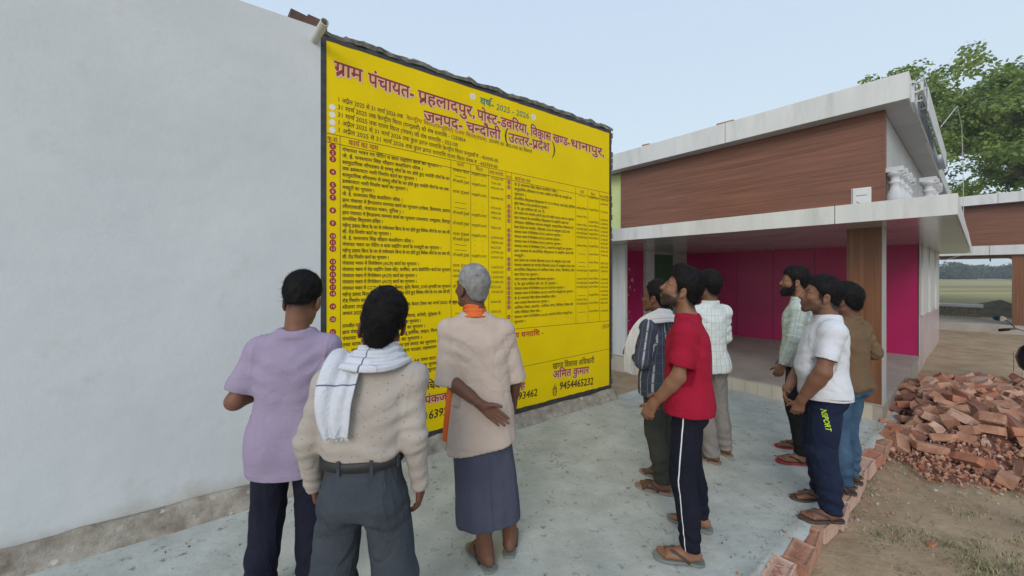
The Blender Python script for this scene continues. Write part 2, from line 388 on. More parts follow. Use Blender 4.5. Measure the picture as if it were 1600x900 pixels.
def shape(s, off=0):
    """visual layout of one line: list of (verts, faces) at x offsets and the total width"""
    out=[]; x=0; i=0; n=len(s)
    def emit(g,dx=0,dy=0,mirror=None):
        v,f,adv=g
        if len(v):
            v=v.copy()
            if mirror is not None: v[:,0]=mirror-v[:,0]; f=[q[::-1] for q in f]
            v=v+[x+dx,dy]; out.append((v,f))
        return adv
    while i<n:
        c=s[i]
        if c==' ': x+=.27; i+=1; continue
        if c in CONS:
            cl=[c]; i+=1
            while i+1<n and s[i]==VIR and s[i+1] in CONS: cl.append(s[i+1]); i+=2
            marks=[]
            while i<n and (s[i] in POST or s[i]==VIR): marks.append(s[i]); i+=1
            reph = cl[0]=='र' and len(cl)>1
            if reph: cl=cl[1:]
            rak = len(cl)>1 and cl[-1]=='र'
            if rak: cl=cl[:-1]
            if 'ि' in marks: x+=emit(glyph('ि',off)); marks.remove('ि')
            for h in cl[:-1]:
                g=glyph(h,off)
                if h in STEM: x+=emit(clipped(h,round(g[2]-.165,3),off))
                elif h in 'कफ': x+=emit(clipped(h,.60,off))
                else: x+=emit(g); emit(glyph(VIR,off))
            b=cl[-1]; g=glyph(b,off); emit(g); w=g[2]
            stem = .40 if b in 'कफ' else (w-.13 if b in STEM else w*.55)
            if rak:
                t=.045+off; a=np.array([[stem-.02,.30],[stem-.02,.20-t],[stem-.30,-.06-t],[stem-.33,.01+t]])
                if b not in STEM: a=np.array([[stem,-.02],[stem+.17,-.22],[stem+.10,-.25],[stem,-.10],[stem-.1,-.25],[stem-.17,-.22]])
                out.append((a+[x,0],[tuple(range(len(a)))[::-1]]))
            x+=w
            for m in marks:
                if m in 'ाीोौॉ': x+=emit(glyph(m,off))
                elif m in 'ुूृ' or m==VIR: emit(glyph(m,off), dx=(-.36 if b in 'कफ' else (0 if b in STEM else -.12)))
                else: emit(glyph(m,off), dx=(-.36 if b in 'कफ' and not any(q in marks for q in 'ाीोौ') else 0))
            if reph: emit(glyph('े',off),dx=-.02,mirror=-.24)
        else:
            i+=1; x+=emit(glyph(c,off))
    return out,x
class Letters:
    def __init__(s): s.v=[]; s.f=[]; s.n=0
    def line(s, text, u0, h0, em, u1=None, h1=None, off=0, y=-.0055, italic=0, rj=False):
        """h0/h1: base line height at both ends; u1: right end to fit"""
        out,w=shape(text)
        sx=em if u1 is None else (u1-u0)/w
        if rj and sx>em*1.08: sx=em; u0=u1-w*sx
        slope=0 if h1 is None or u1 is None else (h1-h0)/(u1-u0)
        q=abs(off); n=1 if q<.004 else (3 if q<.03 else (6 if q<.05 else 10))
        for k in range(n):
            ang=2*math.pi*k/n; dx=math.cos(ang)*q*em if n>1 else 0; dz=math.sin(ang)*q*em if n>2 else 0
            for v,f in out:
                X=u0+(v[:,0]+italic*v[:,1])*sx+dx; Z=h0+v[:,1]*em+(X-u0)*slope+dz
                s.v.append(np.stack([X,np.full(len(X),y-k*.00012),Z],1)); s.f += [tuple(i+s.n for i in g) for g in f]; s.n+=len(v)
        return sx*w
    def disc(s,u,h,r,y=-.0055,n=14,sx=1):
        a=np.arange(n)*2*math.pi/n
        s.v.append(np.stack([u+np.cos(a)*r*sx,np.full(n,y),h+np.sin(a)*r],1)); s.f.append(tuple(range(s.n,s.n+n))); s.n+=n
    def bar(s,u0,h0,u1,h1,t=.002,y=-.0052):
        d=np.array([u1-u0,h1-h0]); d/=np.linalg.norm(d); w=np.array([-d[1],d[0]])*t
        s.v.append(np.array([[u0-w[0],y,h0-w[1]],[u1-w[0],y,h1-w[1]],[u1+w[0],y,h1+w[1]],[u0+w[0],y,h0+w[1]]])); s.f.append((s.n,s.n+1,s.n+2,s.n+3)); s.n+=4
    def build(s,name,m,parent,kind=None):
        V=np.concatenate(s.v); me=bpy.data.meshes.new(name); me.from_pydata(V.tolist(),[],s.f); me.materials.append(m)
        o=bpy.data.objects.new(name,me); COL.objects.link(o); o.parent=parent
        if kind: o['kind']=kind
        return o
M['ink']=mat('brown_black_paint',(.022,.010,.004),(.05,.024,.008),scale=18,rough=.6)
M['maroon']=mat('maroon_paint',(.25,.014,.018),(.32,.024,.026),scale=9,rough=.55)
M['pinkline']=mat('pink_paint',(.74,.50,.36),(.80,.57,.42),scale=10,rough=.6)
M['olive']=mat('ochre_red_paint',(.30,.075,.01),(.38,.11,.015),scale=10,rough=.6)
M['grn']=mat('green_paint',(.03,.16,.10),(.09,.24,.10),scale=14,rough=.6)
M['whitepaint']=mat('white_paint',(.72,.68,.62),(.78,.74,.66),scale=10,rough=.6)
# title with a pale outline behind the maroon letters
def titled(items, nm):
    a=Letters(); b=Letters()
    for (t,u0,h0,em,u1,h1) in items:
        b.line(t,u0,h0,em,u1,h1,off=.020,y=-.0078); a.line(t,u0+.004,h0-.005,em,u1+.004,h1-.005,off=.060,y=-.0055)
    a.build('letter_outline',M['pinkline'],NW); b.build(nm,M['maroon'],NW)
titled([('ग्राम', 0.078, 3.1757, 0.1565, 0.292, 3.1677), ('पंचायत-', 0.338, 3.158, 0.162, 0.735, 3.143), ('प्रहलादपुर,', 0.77, 3.1417, 0.1565, 1.362, 3.1327), ('पोस्ट-डवरिया,', 1.385, 3.1254, 0.1502, 2.035, 3.1124), ('विकास खण्ड-', 2.062, 3.1119, 0.1411, 2.66, 3.1049), ('धानापुर,', 2.67, 3.1052, 0.1456, 3.275, 3.0952), ('जनपद- चन्दौली', 0.825, 2.979, 0.1454, 1.665, 2.981), ('उत्तर-प्रदेश', 1.765, 2.981, 0.1454, 2.335, 2.981)],'title_lettering')
titled([('अमित कुमार',2.387,.412,.125,2.985,.382),('पंकज कुमार',.834,.425,.11,1.30,.418),('प्रहलाद सिंह',1.50,.385,.10,1.985,.368)],'name_lettering')
L=Letters()
L.line('(',1.705,2.985,.2,off=.0); L.line(')',2.375,2.97,.2,off=.0)
L.line('सचिव',.797,.556,.105,.985,.548,off=.02); L.line('ग्राम प्रधान',1.52,.53,.09,1.955,.525,off=.015); L.line('खण्ड विकास अधिकारी',2.387,.515,.097,3.085,.493,off=.015)
L.line('9454465232',2.49,.262,.125,3.065,.228,off=.025,italic=.12); L.line('9793493462',1.62,.262,.11,2.16,.258,off=.02,italic=.12); L.line('6392774015',.87,.282,.11,1.36,.285,off=.02,italic=.12)
for (u,h) in ((2.42,.225),(.825,.285),(1.565,.235)):
    for q in range(16):
        a0=2*math.pi*q/16; a1=2*math.pi*(q+1)/16; L.bar(u+.028*math.cos(a0),h+.035+.05*math.sin(a0),u+.028*math.cos(a1),h+.035+.05*math.sin(a1),.006)
    L.bar(u-.012,h+.055,u+.012,h+.06,.008); L.bar(u-.01,h+.02,u+.014,h+.03,.007); L.bar(u,h+.085,u+.002,h+.125,.004)
L.build('signature_lettering',M['ink'],NW)
L=Letters(); L.line('कुल व्यय धनराशि -',1.60,.928,.082,2.25,.920,off=.03); L.build('total_heading_lettering',mat('red_paint',(.42,.03,.012),(.50,.045,.015),scale=9,rough=.6),NW)
L=Letters(); L.line('कार्य का नाम',.185,2.636,.062,.42,2.632,off=.025); L.line('क्र.सं.',.028,2.64,.05,.108,2.637,off=.02)
L.line('कार्य का नाम',1.85,2.592,.055,2.06,2.588,off=.02); L.line('क्र.सं',1.742,2.598,.042,1.80,2.594,off=.015)
L.line('फर्म',1.16,2.628,.05,1.235,2.626,off=.015); L.line('वित्त',1.37,2.62,.05,1.45,2.615,off=.015); L.line('व्यय धनराशि',1.53,2.612,.05,1.70,2.607,off=.015)
L.line('फर्म',2.83,2.578,.05,2.90,2.576,off=.015); L.line('वित्त',3.02,2.57,.05,3.10,2.568,off=.015); L.line('व्यय धनराशि',3.19,2.566,.045,3.355,2.563,off=.015)
L.line('1249129',3.222,.905,.075,3.365,.905,off=.01)
L.line('केन्द्रीय वित्त(पन्द्रहवाँ) राज्य वित्त(पंचम)',.665,2.953,.052,1.50,2.925,off=.012)
L.build('heading_lettering',M['olive'],NW)
L=Letters(); L.line('वर्ष-',1.42,3.285,.105,1.585,3.283,off=.03); L.line('2025 - 2026',1.61,3.278,.088,2.04,3.283,off=.012,italic=.1)
L.build('year_lettering',M['grn'],NW)
L=Letters()
for (u,h) in ((1.334,3.335),(2.104,3.318)):
    for q in range(6): a=q*math.pi/3; L.disc(u+.022*math.cos(a),h+.022*math.sin(a),.014,n=10)
    L.disc(u,h,.007,y=-.007)
for h in (2.912,2.852,2.792,2.733): L.disc(.064,h-.006,.024)
L.build('flower_and_bullet_marks',M['whitepaint'],NW)
L=Letters()
L.line('1 अप्रैल 2025 से 31 मार्च 2026 तक',.102,2.962,.052,.635,2.952,off=.008); L.line('उपभोग का आय-व्यय का विवरण',1.525,2.925,.052,2.085,2.915,off=.004)
L.line('31 मार्च 2025 तक केन्द्रीय वित्त (पन्द्रहवाँ) की शेष धनराशि - 1235854',.102,2.902,.052,1.255,2.872,off=.01)
L.line('31 मार्च 2025 तक राज्य वित्त (पंचम) की शेष धनराशि - 555109',.102,2.843,.052,1.172,2.808,off=.01)
L.line('1 अप्रैल 2025 से 31 मार्च 2026 तक कुल प्राप्त धनराशि केन्द्रीय वित्त पन्द्रहवाँ ₹ - 454390-00',.102,2.782,.052,1.637,2.738,off=.008)
L.line('1 अप्रैल 2025 से 31 मार्च 2026 तक कुल प्राप्त धनराशि राज्य वित्त पंचम ₹ - 662769-00',.102,2.722,.052,1.629,2.675,off=.008)
L.build('grant_lettering',M['ink'],NW)
# tables
rows_l=[('पंचायत भवन पर पेंटिंग व वाल राइटिंग कार्य का भुगतान ।',1.0),('जे. ई. घनश्याम सिंह चौहान कंसल्टिंग फीस ।',.82),
('सामुदायिक शौचालय से लचनू मौर्य के घर होते हुए पार्वती मौर्य के घर',1.085),('तक ढक्कनदार नाली निर्माण कार्य का भुगतान ।',.76),
('सामुदायिक शौचालय से लचनू मौर्य के घर होते हुए पार्वती मौर्य के घर तक',1.075),('ढक्कनदार नाली निर्माण कार्य का भुगतान ।',.68),('मजदूरी का भुगतान ।',.39),
('जे. ई. घनश्याम सिंह कंसल्टिंग फीस ।',.63),('ग्राम पंचायत में हैण्डपम्प मरम्मत कार्य का भुगतान (राकेश, हिरालाल, इसरत',1.09),('लीलतवाडी, पंचायत भवन, नूनिस ) ।',.64),
('ग्राम पंचायत में हैण्डपम्प मरम्मत कार्य का भुगतान उपाध्याय, रामदुलार, हिरापुर',1.09),('कम्पोजिट विद्यालय हरिहर ।',.46),
('महेन्द्र प्रसाद बिन्द के घर से राधेश्याम बिन्द के घर होते हुए विवेक मौर्य के घर तक सी.',1.092),('सी. रोड निर्माण कार्य का भुगतान ।',.53),
('जे. ई. घनश्याम सिंह चौहान कंसल्टिंग फीस ।',.73),('पंचायत भवन पर पेंटिंग व वाल राइटिंग कार्य के मजदूरी का भुगतान ।',1.0),
('महेन्द्र प्रसाद बिन्द के घर से राधेश्याम बिन्द के घर होते हुए विवेक मौर्य के घर तक सी.',1.092),('सी. रोड निर्माण कार्य का भुगतान ।',.51),
('पंचायत भवन में रिनोवेशन (ACP) कार्य का भुगतान ।',.78),('पंचायत भवन में वेड राइटिंग टेबल सीट, फर्नीचर, अन्य डेकोरेटिंग कार्य का भुगतान',1.092),
('पंचायत भवन में रिनोवेशन (ACP) कार्य का भुगतान ।',.76),('पंचायत भवन में रिनोवेशन (ACP) कार्य का भुगतान ।',.76),
('पंचायत भवन में CCTV कैमरा, डोम कैमरा, बुलेट कैमरा, DVR इत्यादि का भुगतान',1.092),('महेन्द्र प्रसाद बिन्द के घर से राधेश्याम के घर होते हुए विवेक मौर्य के घर तक सी.सी.',1.092),
('रोड निर्माण कार्य का भुगतान ।',.5),('शीतला उपाध्याय सामुदायिक शौचालय के केयर टेकर का मार्च 2025 से जून',1.16),('अगस्त 2025 तक का मानदेय का भुगतान ।',.62),
('ग्राम पंचायत में तिवारी, गोजवाया, बनेशी, पूरेहवा में',.99),('रामजीत राम के घर तक खड़ंजा निर्माण कार्य का भुगतान ।',.80),('ग्राम पंचायत में साफ सफाई कार्य मजदूरी का भुगतान ।',.84),
('पंचायत भवन में स्वच्छ स्थान हेतु झाड़ू हार्पिक, लाइन, फिनाइल,',1.02),('तथा साफ सफाई सामग्री इत्यादि का भुगतान ।',.81),('ग्राम पंचायत में नल की मरम्मत एवं लपाट का भुगतान ।',.97),('ग्राम पंचायत में ब्लीचिंग, चूना पाउडर, सहचालन का',1.0),
('',0),('कम्प्यूटर स्कैनर, प्रिन्टर, पेंटर, AA पावर वाटर हेतु',1.0),('पंचायत भवन में केबिल इत्यादि का भुगतान ।',1.0),('कम्पोजिट विद्यालय में पेंटिंग कार्य का भुगतान ।',1.0)]
rows_r=[('जे. ई. घनश्याम सिंह चौहान कंसल्टिंग फीस ।',2.47),('सामुदायिक शौचालय पर वाल राइटिंग व पेंटिंग के मजदूरी का',2.69),('भुगतान ।',2.0),
('कम्पोजिट विद्यालय विद्यालय में CCTV कैमरा, वाई फाई, यूनिटिक',2.75),('बुलेट कैमरा DVR इत्यादि का भुगतान ।',2.33),('ए. के. ग्रुप एनलिस्ट की. एन. टी.',2.27),
('ग्राम प्रधान का मानदेय (मार्च 2024 से अप्रैल 2025) तक का भुगतान',2.73),('ग्राम पंचायत के कम्पोजिट विद्यालय में लाइटिंग कार्य का',2.64),
('शौचालय अतिरिक्त मरम्मत मजदूरी, सामुदायिक शौचालय के',2.72),('केयर टेकर का मानदेय । सितम्बर 2024 से अक्टूबर 2025 तक',2.66),
('पंचायत भवन में रिनोवेशन (PVC) कार्य का भुगतान ।',2.53),('पंचायत भवन में रिनोवेशन (PVC) कार्य का भुगतान ।',2.52),('पंचायत भवन में रिनोवेशन (PVC) कार्य का भुगतान ।',2.53),
('पंचायत भवन में रिनोवेशन (PVC) कार्य के मजदूरी का भुगतान ।',2.72),('ग्राम पंचायत के कम्पोजिट विद्यालय में लाइटिंग कार्य की',2.72),('मजदूरी ।',1.99),
('ग्राम प्रधान का मानदेय सितम्बर 2025 से अक्टूबर 2025 तक',2.67),('पंचायत सहायक का मानदेय सितम्बर 2025 से अक्टूबर 2025 तक',2.74),
('कम्पोजिट विद्यालय में आफिस टेबल, गोला, डिजीटल, ग्रीन',2.74),('सहा पोस्टर का भुगतान ।',2.18),('अमर उजाला अखबार विज्ञापन भुगतान ।',2.43),('ए. के. ग्रुप एनलिस्ट की. एन. टी. भुगतान ।',2.46),
('पंचायत भवन में रिनोवेशन (ACP) कार्य का भुगतान ।',2.58),('पंचायत भवन में रिनोवेशन (ACP) कार्य के मजदूरी का भुगतान ।',2.73),('जे. ई. घनश्याम सिंह चौहान कंसल्टिंग फीस ।',2.45),
('अमर उजाला विज्ञापन का भुगतान ।',2.33),('आफिस टेबल, कारपेट, आफिस चेयर, विजिटर टेबल सेट',2.72),('नवीन विजिटर चेयर चेक ।',2.22),('पंचायत भवन में रिनोवेशन (ACP) कार्य के रिपेयर मजदूरी का',2.70),('भुगतान ।',2.0)]
PIT=.0502
L=Letters()
for i,(t,e) in enumerate(rows_l):
    if t: L.line(t,.138,2.590-PIT*i-.0125,.0395,e,2.590-PIT*i-.0145+(.004 if i<20 else 0),off=.024,rj=i>24)
for i,(t,e) in enumerate(rows_r):
    L.line(t,1.842,2.548-PIT*i-.0125,.038,e,2.548-PIT*i-.0145,off=.020)
L.build('work_list_lettering',M['ink'],NW)
L=Letters(); firm=['ज्ञान पेंटर','माँ काली ट्रेडर्स','राज ट्रेडर्स']
amt=['71622-00','754-00','99249-99','','98098-00','','4724-00','9850-00','7484-20','','7820-00','','229024-00','78590-00','6622-00','27709-00','35007-00','','136870-00','15620-00','12604-00','27380-00','8722-00','19200-00','','6000-00','','4200-00']
fr={0:0,2:1,4:2,8:1,10:1,12:2,13:1,16:1,18:2,19:2,20:2,22:1,25:2}
for i,a in enumerate(amt):
    h=2.590-PIT*i-.02
    if not a: continue
    L.line(a,1.545,h-.01,.036,1.70 if len(a)>7 else 1.67,h-.012,off=-.002,italic=.1)
    if i in fr: L.line(firm[fr[i]],1.118,h+.002,.037,1.292,h-.002,off=.008)
    else: L.bar(1.14,h+.012,1.265,h+.008,.0022)
    if i in (0,2,4,8,10,12,16,19,22): L.line('पन्द्रहवाँ XVFC',1.322,h-.003,.036,1.50,h-.006,off=.008)
    else: L.disc(1.36,h+.01,.004); L.disc(1.45,h+.008,.004)
fr={3:1,5:0,7:0,8:1,9:1,10:1,12:0,18:1,20:0,21:1,22:1,25:0,26:1}
for i in range(29):
    h=2.548-PIT*i-.016
    if i in (2,4,15,19,27): continue
    L.line('%d-00'%(RNG.choice([4752,9120,33860,5872,64500,2180,7744,12600])),3.20,h-.006,.034,3.34,h-.008,off=-.004,italic=.1)
    if i in fr: L.line(firm[fr[i]] if i!=3 else 'इलेक्ट्रानिक',2.775,h,.034,2.955,h-.002,off=.006)
    elif i not in (1,6,11,13,23): L.bar(2.80,h+.012,2.93,h+.008,.0022)
    if i in (1,5,11,13,17,23,25): L.disc(3.02,h+.01,.004); L.disc(3.10,h+.01,.004)
    else: L.line('राज्य वित्त' if i%3 else 'पन्द्रहवाँ वित्त',2.985,h,.034,3.165,h-.001,off=.006)
L.build('amount_lettering',M['ink'],NW)
L=Letters(); K=Letters()
num=1
for i in (0,1,2,4,6,7,8,10,12,14,15,16,18,19,20,21,22,23,25,27,29):
    h=2.600-PIT*i; L.disc(.068,h,.0245,n=16); w=.026 if num>9 else .012
    K.line(str(num),.068-w*.5-.003,h-.012,.034,y=-.0068,off=.01) if num<10 else K.line(str(num),.068-.017,h-.011,.030,.068+.016,y=-.0068,off=.01); num+=1
for i in (0,1,3,5,6,7,8,10,11,12,13,14,16,17,18,20,21,22,23,24,25,26,28):
    h=2.556-PIT*i; L.disc(1.772,h,.022,n=16); K.line(str(num),1.756,h-.010,.027,1.788,y=-.0068,off=.008); num+=1
L.build('number_discs',M['maroon'],NW); K.build('number_lettering',M['pinkline'],NW)
L=Letters()
L.bar(.022,2.695,1.1,2.674,.0022); L.bar(1.1,2.674,3.37,2.638,.0022); L.bar(.022,2.627,1.1,2.600,.0022); L.bar(1.1,2.600,3.37,2.548,.0022)
for u,a,b in ((.121,2.692,.57),(1.097,2.672,.58),(1.312,2.668,.58),(1.52,2.665,.58),(1.733,2.663,.6),(1.808,2.662,1.02),(2.758,2.65,1.01),(2.969,2.645,1.0),(3.18,2.64,1.0)):
    L.bar(u,a,u+.004,b,.002)
L.bar(1.733,1.02,3.37,.997,.0022); L.bar(.022,.555,1.733,.60,.0022); L.bar(1.733,.60,3.37,.634,.0022)
L.build('table_rules',M['ink'],NW)
# ---------------------------------------------------------------- main building (local x to the right along its front, y away from the viewer)
C0=Vector((4.01,4.19,0)); BANG=math.atan2(-.770,.638)
BX=Vector((.638,-.770,0)); BY=Vector((.770,.638,0))
def bw(x,y,z=0): return C0+BX*x+BY*y+Vector((0,0,z))
B=empty('panelled_building',C0,BANG)
tag(B,'low building clad in wood-look and white panels with an open magenta porch','building')
def bx(name,a,b,m,parent=B,bevel=0):
    mb=MB(); mb.box(a,b); return mb.build(name,m,parent,bevel=bevel)
bx('plinth',(-4.35,0,-.15),(0,3.9,.165),M['floor'])
bx('porch_floor',(-4.2,-.012,.165),(.012,3.92,.18),M['floor'])
for k in range(26):   # thin vertical joints in the plinth facing
    x=-.08-k*.16
    if x>-4.1: bx('facing_tile',(x-.157,-.006,-.12),(x,-.001,.163),M['cream'])
bx('corner_pillar',(-.30,0,.18),(-.006,.27,2.11),M['wood_v'],bevel=.003)
bx('pillar_trim',(-.006,.004,.18),(.0,.27,2.11),M['acp_grey'])
bx('end_pillar',(-3.49,0,-.12),(-3.23,.07,2.108),M['acp_white'],bevel=.004)
# porch back wall: magenta panels with recessed joints
bx('wall',(-4.1,3.925,.1),(0,4.2,2.11),M['gap'])
xs_=[-4.085,-3.6,-2.89,-2.176,-1.45,-.73,-.008]
for a,b in zip(xs_[:-1],xs_[1:]): bx('magenta_panel',(a+.004,3.912,.182),(b-.004,3.93,2.105),M['magenta'])
# left porch side wall
bx('side_wall',(-4.25,.1,.1),(-4.10,3.92,2.11),M['acp_grey'])
def ragged_panel(s0,s1,m,name,rag):
    mb=MB(); n=40; vs=[]; r=random.Random(4)
    for i in range(n+1):
        z=.182+(2.105-.182)*i/n; q=(fbm(np.array([[z*3.,.3,.1]]),77,4)[0]*.05 if rag else 0)
        vs+= [(-4.085,s0+max(0,q+.02 if rag else 0),z),(-4.085,s1,z)]
    mb.add(vs,[(i*2,i*2+1,i*2+3,i*2+2) for i in range(n)])
    return mb.build(name,m,B)
ragged_panel(1.28,1.963,M['magenta'],'magenta_panel',True)
def flakes():
    mb=MB(); r=random.Random(9)
    for k in range(34):
        z=r.choice([r.uniform(1.15,1.75),r.uniform(.3,.9)]); s=1.30+abs(r.gauss(0,.13)); a=r.uniform(.008,.03)
        vs=[(-4.082,s+math.cos(t)*a*r.uniform(.3,.9),z+math.sin(t)*a*r.uniform(.7,1.6)) for t in [i*math.pi/3.5 for i in range(7)]]
        mb.add(vs,[tuple(range(7))])
    tag(mb.build('peeled_flake_marks',M['plaster_white'],B),kind='stuff')
flakes()
bx('white_column',(-4.10,1.965,.18),(-4.02,2.305,2.11),M['plaster_white'])
bx('green_door',(-4.10,2.305,.18),(-4.07,3.225,2.05),M['green'])
bx('grey_panel',(-4.10,3.225,.18),(-4.06,3.91,2.11),M['acp_grey'])
# lower canopy
bx('canopy_slab',(-4.6,-.755,2.122),(.540,9.0,2.27),M['acp_grey'])
bx('canopy_soffit',(-4.6,-.75,2.108),(.537,9.0,2.122),M['soffit'])
for a,b in ((-4.6,-3.05),(-3.044,-.266),(-.258,.548)):
    bx('fascia_panel',(a,-.768,2.105),(b,-.755,2.285),M['acp_white'])
for a,b in ((-.768,2.1),(2.108,5.0),(5.008,8.2)): bx('fascia_panel',(.540,a+(.013 if a<0 else 0),2.105),(.552,b,2.285),M['acp_white'])
bx('canopy_deck',(-4.6,-.74,2.27),(.53,9.0,2.276),M['acp_grey'])
mb=MB(); mb.add([(-3.36,-.771,2.13),(-3.27,-.771,2.125),(-3.275,-.771,2.2),(-3.30,-.771,2.235),(-3.31,-.771,2.18)],[(0,1,2,3,4)]); mb.build('torn_sticker',M['dark'],B)
# upper storey
bx('upper_wall',(-6.5,.10,2.276),(-.004,8.9,3.37),M['acp_grey'])
bx('lime_wall',(-6.5,.07,2.276),(-3.33,.10,3.37),M['lime'])
wz=[2.278,2.55,2.83,3.10,3.37]
for i in range(4):
    for a,b in ((-3.316,0),):
        bx('wood_panel',(a,.0+.0007*((i*7+int(a))%3),wz[i]+.0012),(b,.09,wz[i+1]-.0012),M['wood'])
bx('corner_trim',(.0,-.004,2.276),(.022,.09,3.37),M['wood'])
bx('side_panel',(-.003,.09,2.276),(.006,8.9,3.37),M['acp_grey'])
# roof slab, fascia and soffit
bx('roof_slab',(-6.5,-.19,3.385),(.205,8.9,3.60),M['acp_grey'])
for a,b in ((-6.5,-1.527),(-1.519,.218)):
    bx('fascia_panel',(a,-.207,3.37),(b,-.192,3.64),M['acp_white'])
    bx('soffit_panel',(a,-.192,3.372),(b,-.002,3.384),M['acp_grey'])
for a,b in ((0.0,.84),(.848,2.6),(2.608,5.0),(5.008,8.9)):
    bx('soffit_panel',(.010,a,3.371),(.214,b,3.384),M['acp_grey'])
for a,b in ((-.19,.35),(1.9,4.4),(4.408,6.6),(6.608,8.9)):
    bx('fascia_panel',(.206,a,3.37),(.218,b,3.62),M['acp_white'])
# open aluminium framing where the side fascia is unfinished
fr=MB()
for x,z in ((.225,3.40),(.225,3.60),(.29,3.50),(.29,3.66)):
    fr.box((x-.012,.02,z-.012),(x+.012,2.8,z+.012))
fr.build('frame_rail',M['metal'],B)
for k in range(9):
    y=.06+k*.33; m_=MB()
    m_.box((.215,y,3.40),(.235,y+.025,3.60)); m_.box((.235,y,3.49),(.29,y+.02,3.51)); m_.box((.28,y,3.51),(.30,y+.025,3.66)); m_.box((.22,y,3.595),(.30,y+.02,3.61))
    m_.build('frame_strut',M['metal'],B)
bx('loose_sheet',(.302,.5,3.40),(.310,4.2,3.66),M['acp_white'])
bx('loose_sheet',(.218,4.2,3.40),(.300,4.21,3.66),M['acp_white'])
# right side wall: pale panels with pilasters above a base wall
bx('base_wall',(-.02,3.93,-.12),(.0,9.0,.9),M['pinkwhite'])
bx('side_wall',(-.06,3.93,.9),(-.02,9.0,2.108),M['gap'])
ys_=[3.94,4.25,5.05,5.75,6.6,7.5,8.4,9.0]
for i,(a,b) in enumerate(zip(ys_[:-1],ys_[1:])): bx('side_panel',(-.02,a+.005,.88-.02*i),(.035 if i%2 else .012,b-.005,2.106),M['pinkwhite' if i==0 else 'acp_white'])
for k in range(7): bx('base_panel',(.0,3.95+k*.72,-.12),(.012,3.95+k*.72+.71,.84),M['pinkwhite'])
# bricks and scraps left on the roof
for (x,y,w,rz,m_) in ((-1.66,.02,.19,.02,'brick_red'),(-2.86,.0,.17,.1,'brick_red')):
    r_=empty('roof_brick',bw(x,y-.1,3.60),BANG+rz); 
    tag(r_,'red brick lying on the roof edge above the fascia joint' if w>.18 else 'single red brick lying on the roof edge near the notice wall','brick')
    for q in range(2 if w>.2 else 1): put('brick',brick_mesh('brick',.22 if w>.18 else .12,.1,.055,seed=int(90+q+w*10),m=M[m_]),r_,(.1+q*.21,0,.028+.035),(0,0,.03*q))
t_=empty('metal_scrap',bw(-2.62,-.05,3.60),BANG+.1); tag(t_,'bent metal sheet offcut sticking up from the roof edge','metal scrap')
mb=MB(); mb.box((-.11,0,.07),(.05,.012,.09)); mb.box((.05,0,.055),(.16,.012,.072)); 
o=mb.build('sheet',M['metal'],t_); o.rotation_euler=(0,.12,0)
# white balusters lying on the canopy
def baluster_mesh():
    prof=[(0,0),(.055,0),(.055,.05),(.03,.06),(.03,.08),(.045,.10),(.062,.16),(.058,.22),(.036,.30),(.028,.36),(.04,.38),(.04,.40),(.028,.42),(.034,.47),(.055,.49),(.055,.54),(0,.54)]
    mb=MB(); n=14; vs=[]; fs=[]
    for (r,z) in prof:
        for k in range(n): a=2*math.pi*k/n; vs.append((r*math.cos(a),r*math.sin(a),z))
    for i in range(len(prof)-1):
        for k in range(n): fs.append((i*n+k,i*n+(k+1)%n,(i+1)*n+(k+1)%n,(i+1)*n+k))
    mb.add(vs,fs); return mb
BAL=None
spots=[(.085,.10,0,0),(.10,.26,0,.03),(.09,.42,0,-.03),(.11,.58,0,.05),(.09,.76,0,0),(.11,.95,0,-.04),(.28,1.02,.0,.03),(.29,1.2,0,-.02),(.28,1.38,0,.02),(.30,1.57,0,0),(.29,1.77,0,.03)]
for i,(x,y,z,t) in enumerate(spots):
    n_=empty('baluster',bw(x,y,2.277+z),BANG)
    tag(n_,'%s white baluster from the wood-panel corner in the %s row on the canopy'%(['nearest','second','third','fourth','fifth','sixth'][i if i<6 else i-6],'inner' if i<6 else 'outer'),'baluster',group='white balusters stored on the canopy')
    if BAL is None:
        ob=baluster_mesh().build('turned_post',M['plaster_white'],n_,smooth=True); BAL=ob.data
    else: ob=put('turned_post',BAL,n_,(0,0,0))
    ob.rotation_euler=(t,0,0)
    ob.scale=(1.3,1.3,.80)
    bmm=MB(); bmm.box((-.06,-.06,0),(.06,.06,.045)); 
    cap=bmm.build('square_base',M['plaster_white'],n_); 
    bmm=MB(); bmm.box((-.07,-.07,.42),(.07,.07,.47)); bmm.build('square_cap',M['plaster_white'],n_)
bxx=empty('white_carton',bw(-.10,-.50,2.276),BANG+.1); tag(bxx,'white square board with a drawn line leaning on the lower canopy edge','board')
mb=MB(); mb.box((-.075,-.02,0),(.075,.03,.20)); mb.build('carton_body',M['acp_white'],bxx,bevel=.004)
mb=MB(); mb.box((-.068,-.0225,.0),(-.064,-.0205,.195)); mb.box((-.04,-.0225,.12),(.045,-.0205,.124)); 
mb.add([(-.04,-.022,.06),(.02,-.022,.015),(.023,-.022,.02),(-.037,-.022,.065)],[(0,1,2,3)]); mb.build('marker_line',M['border'],bxx)
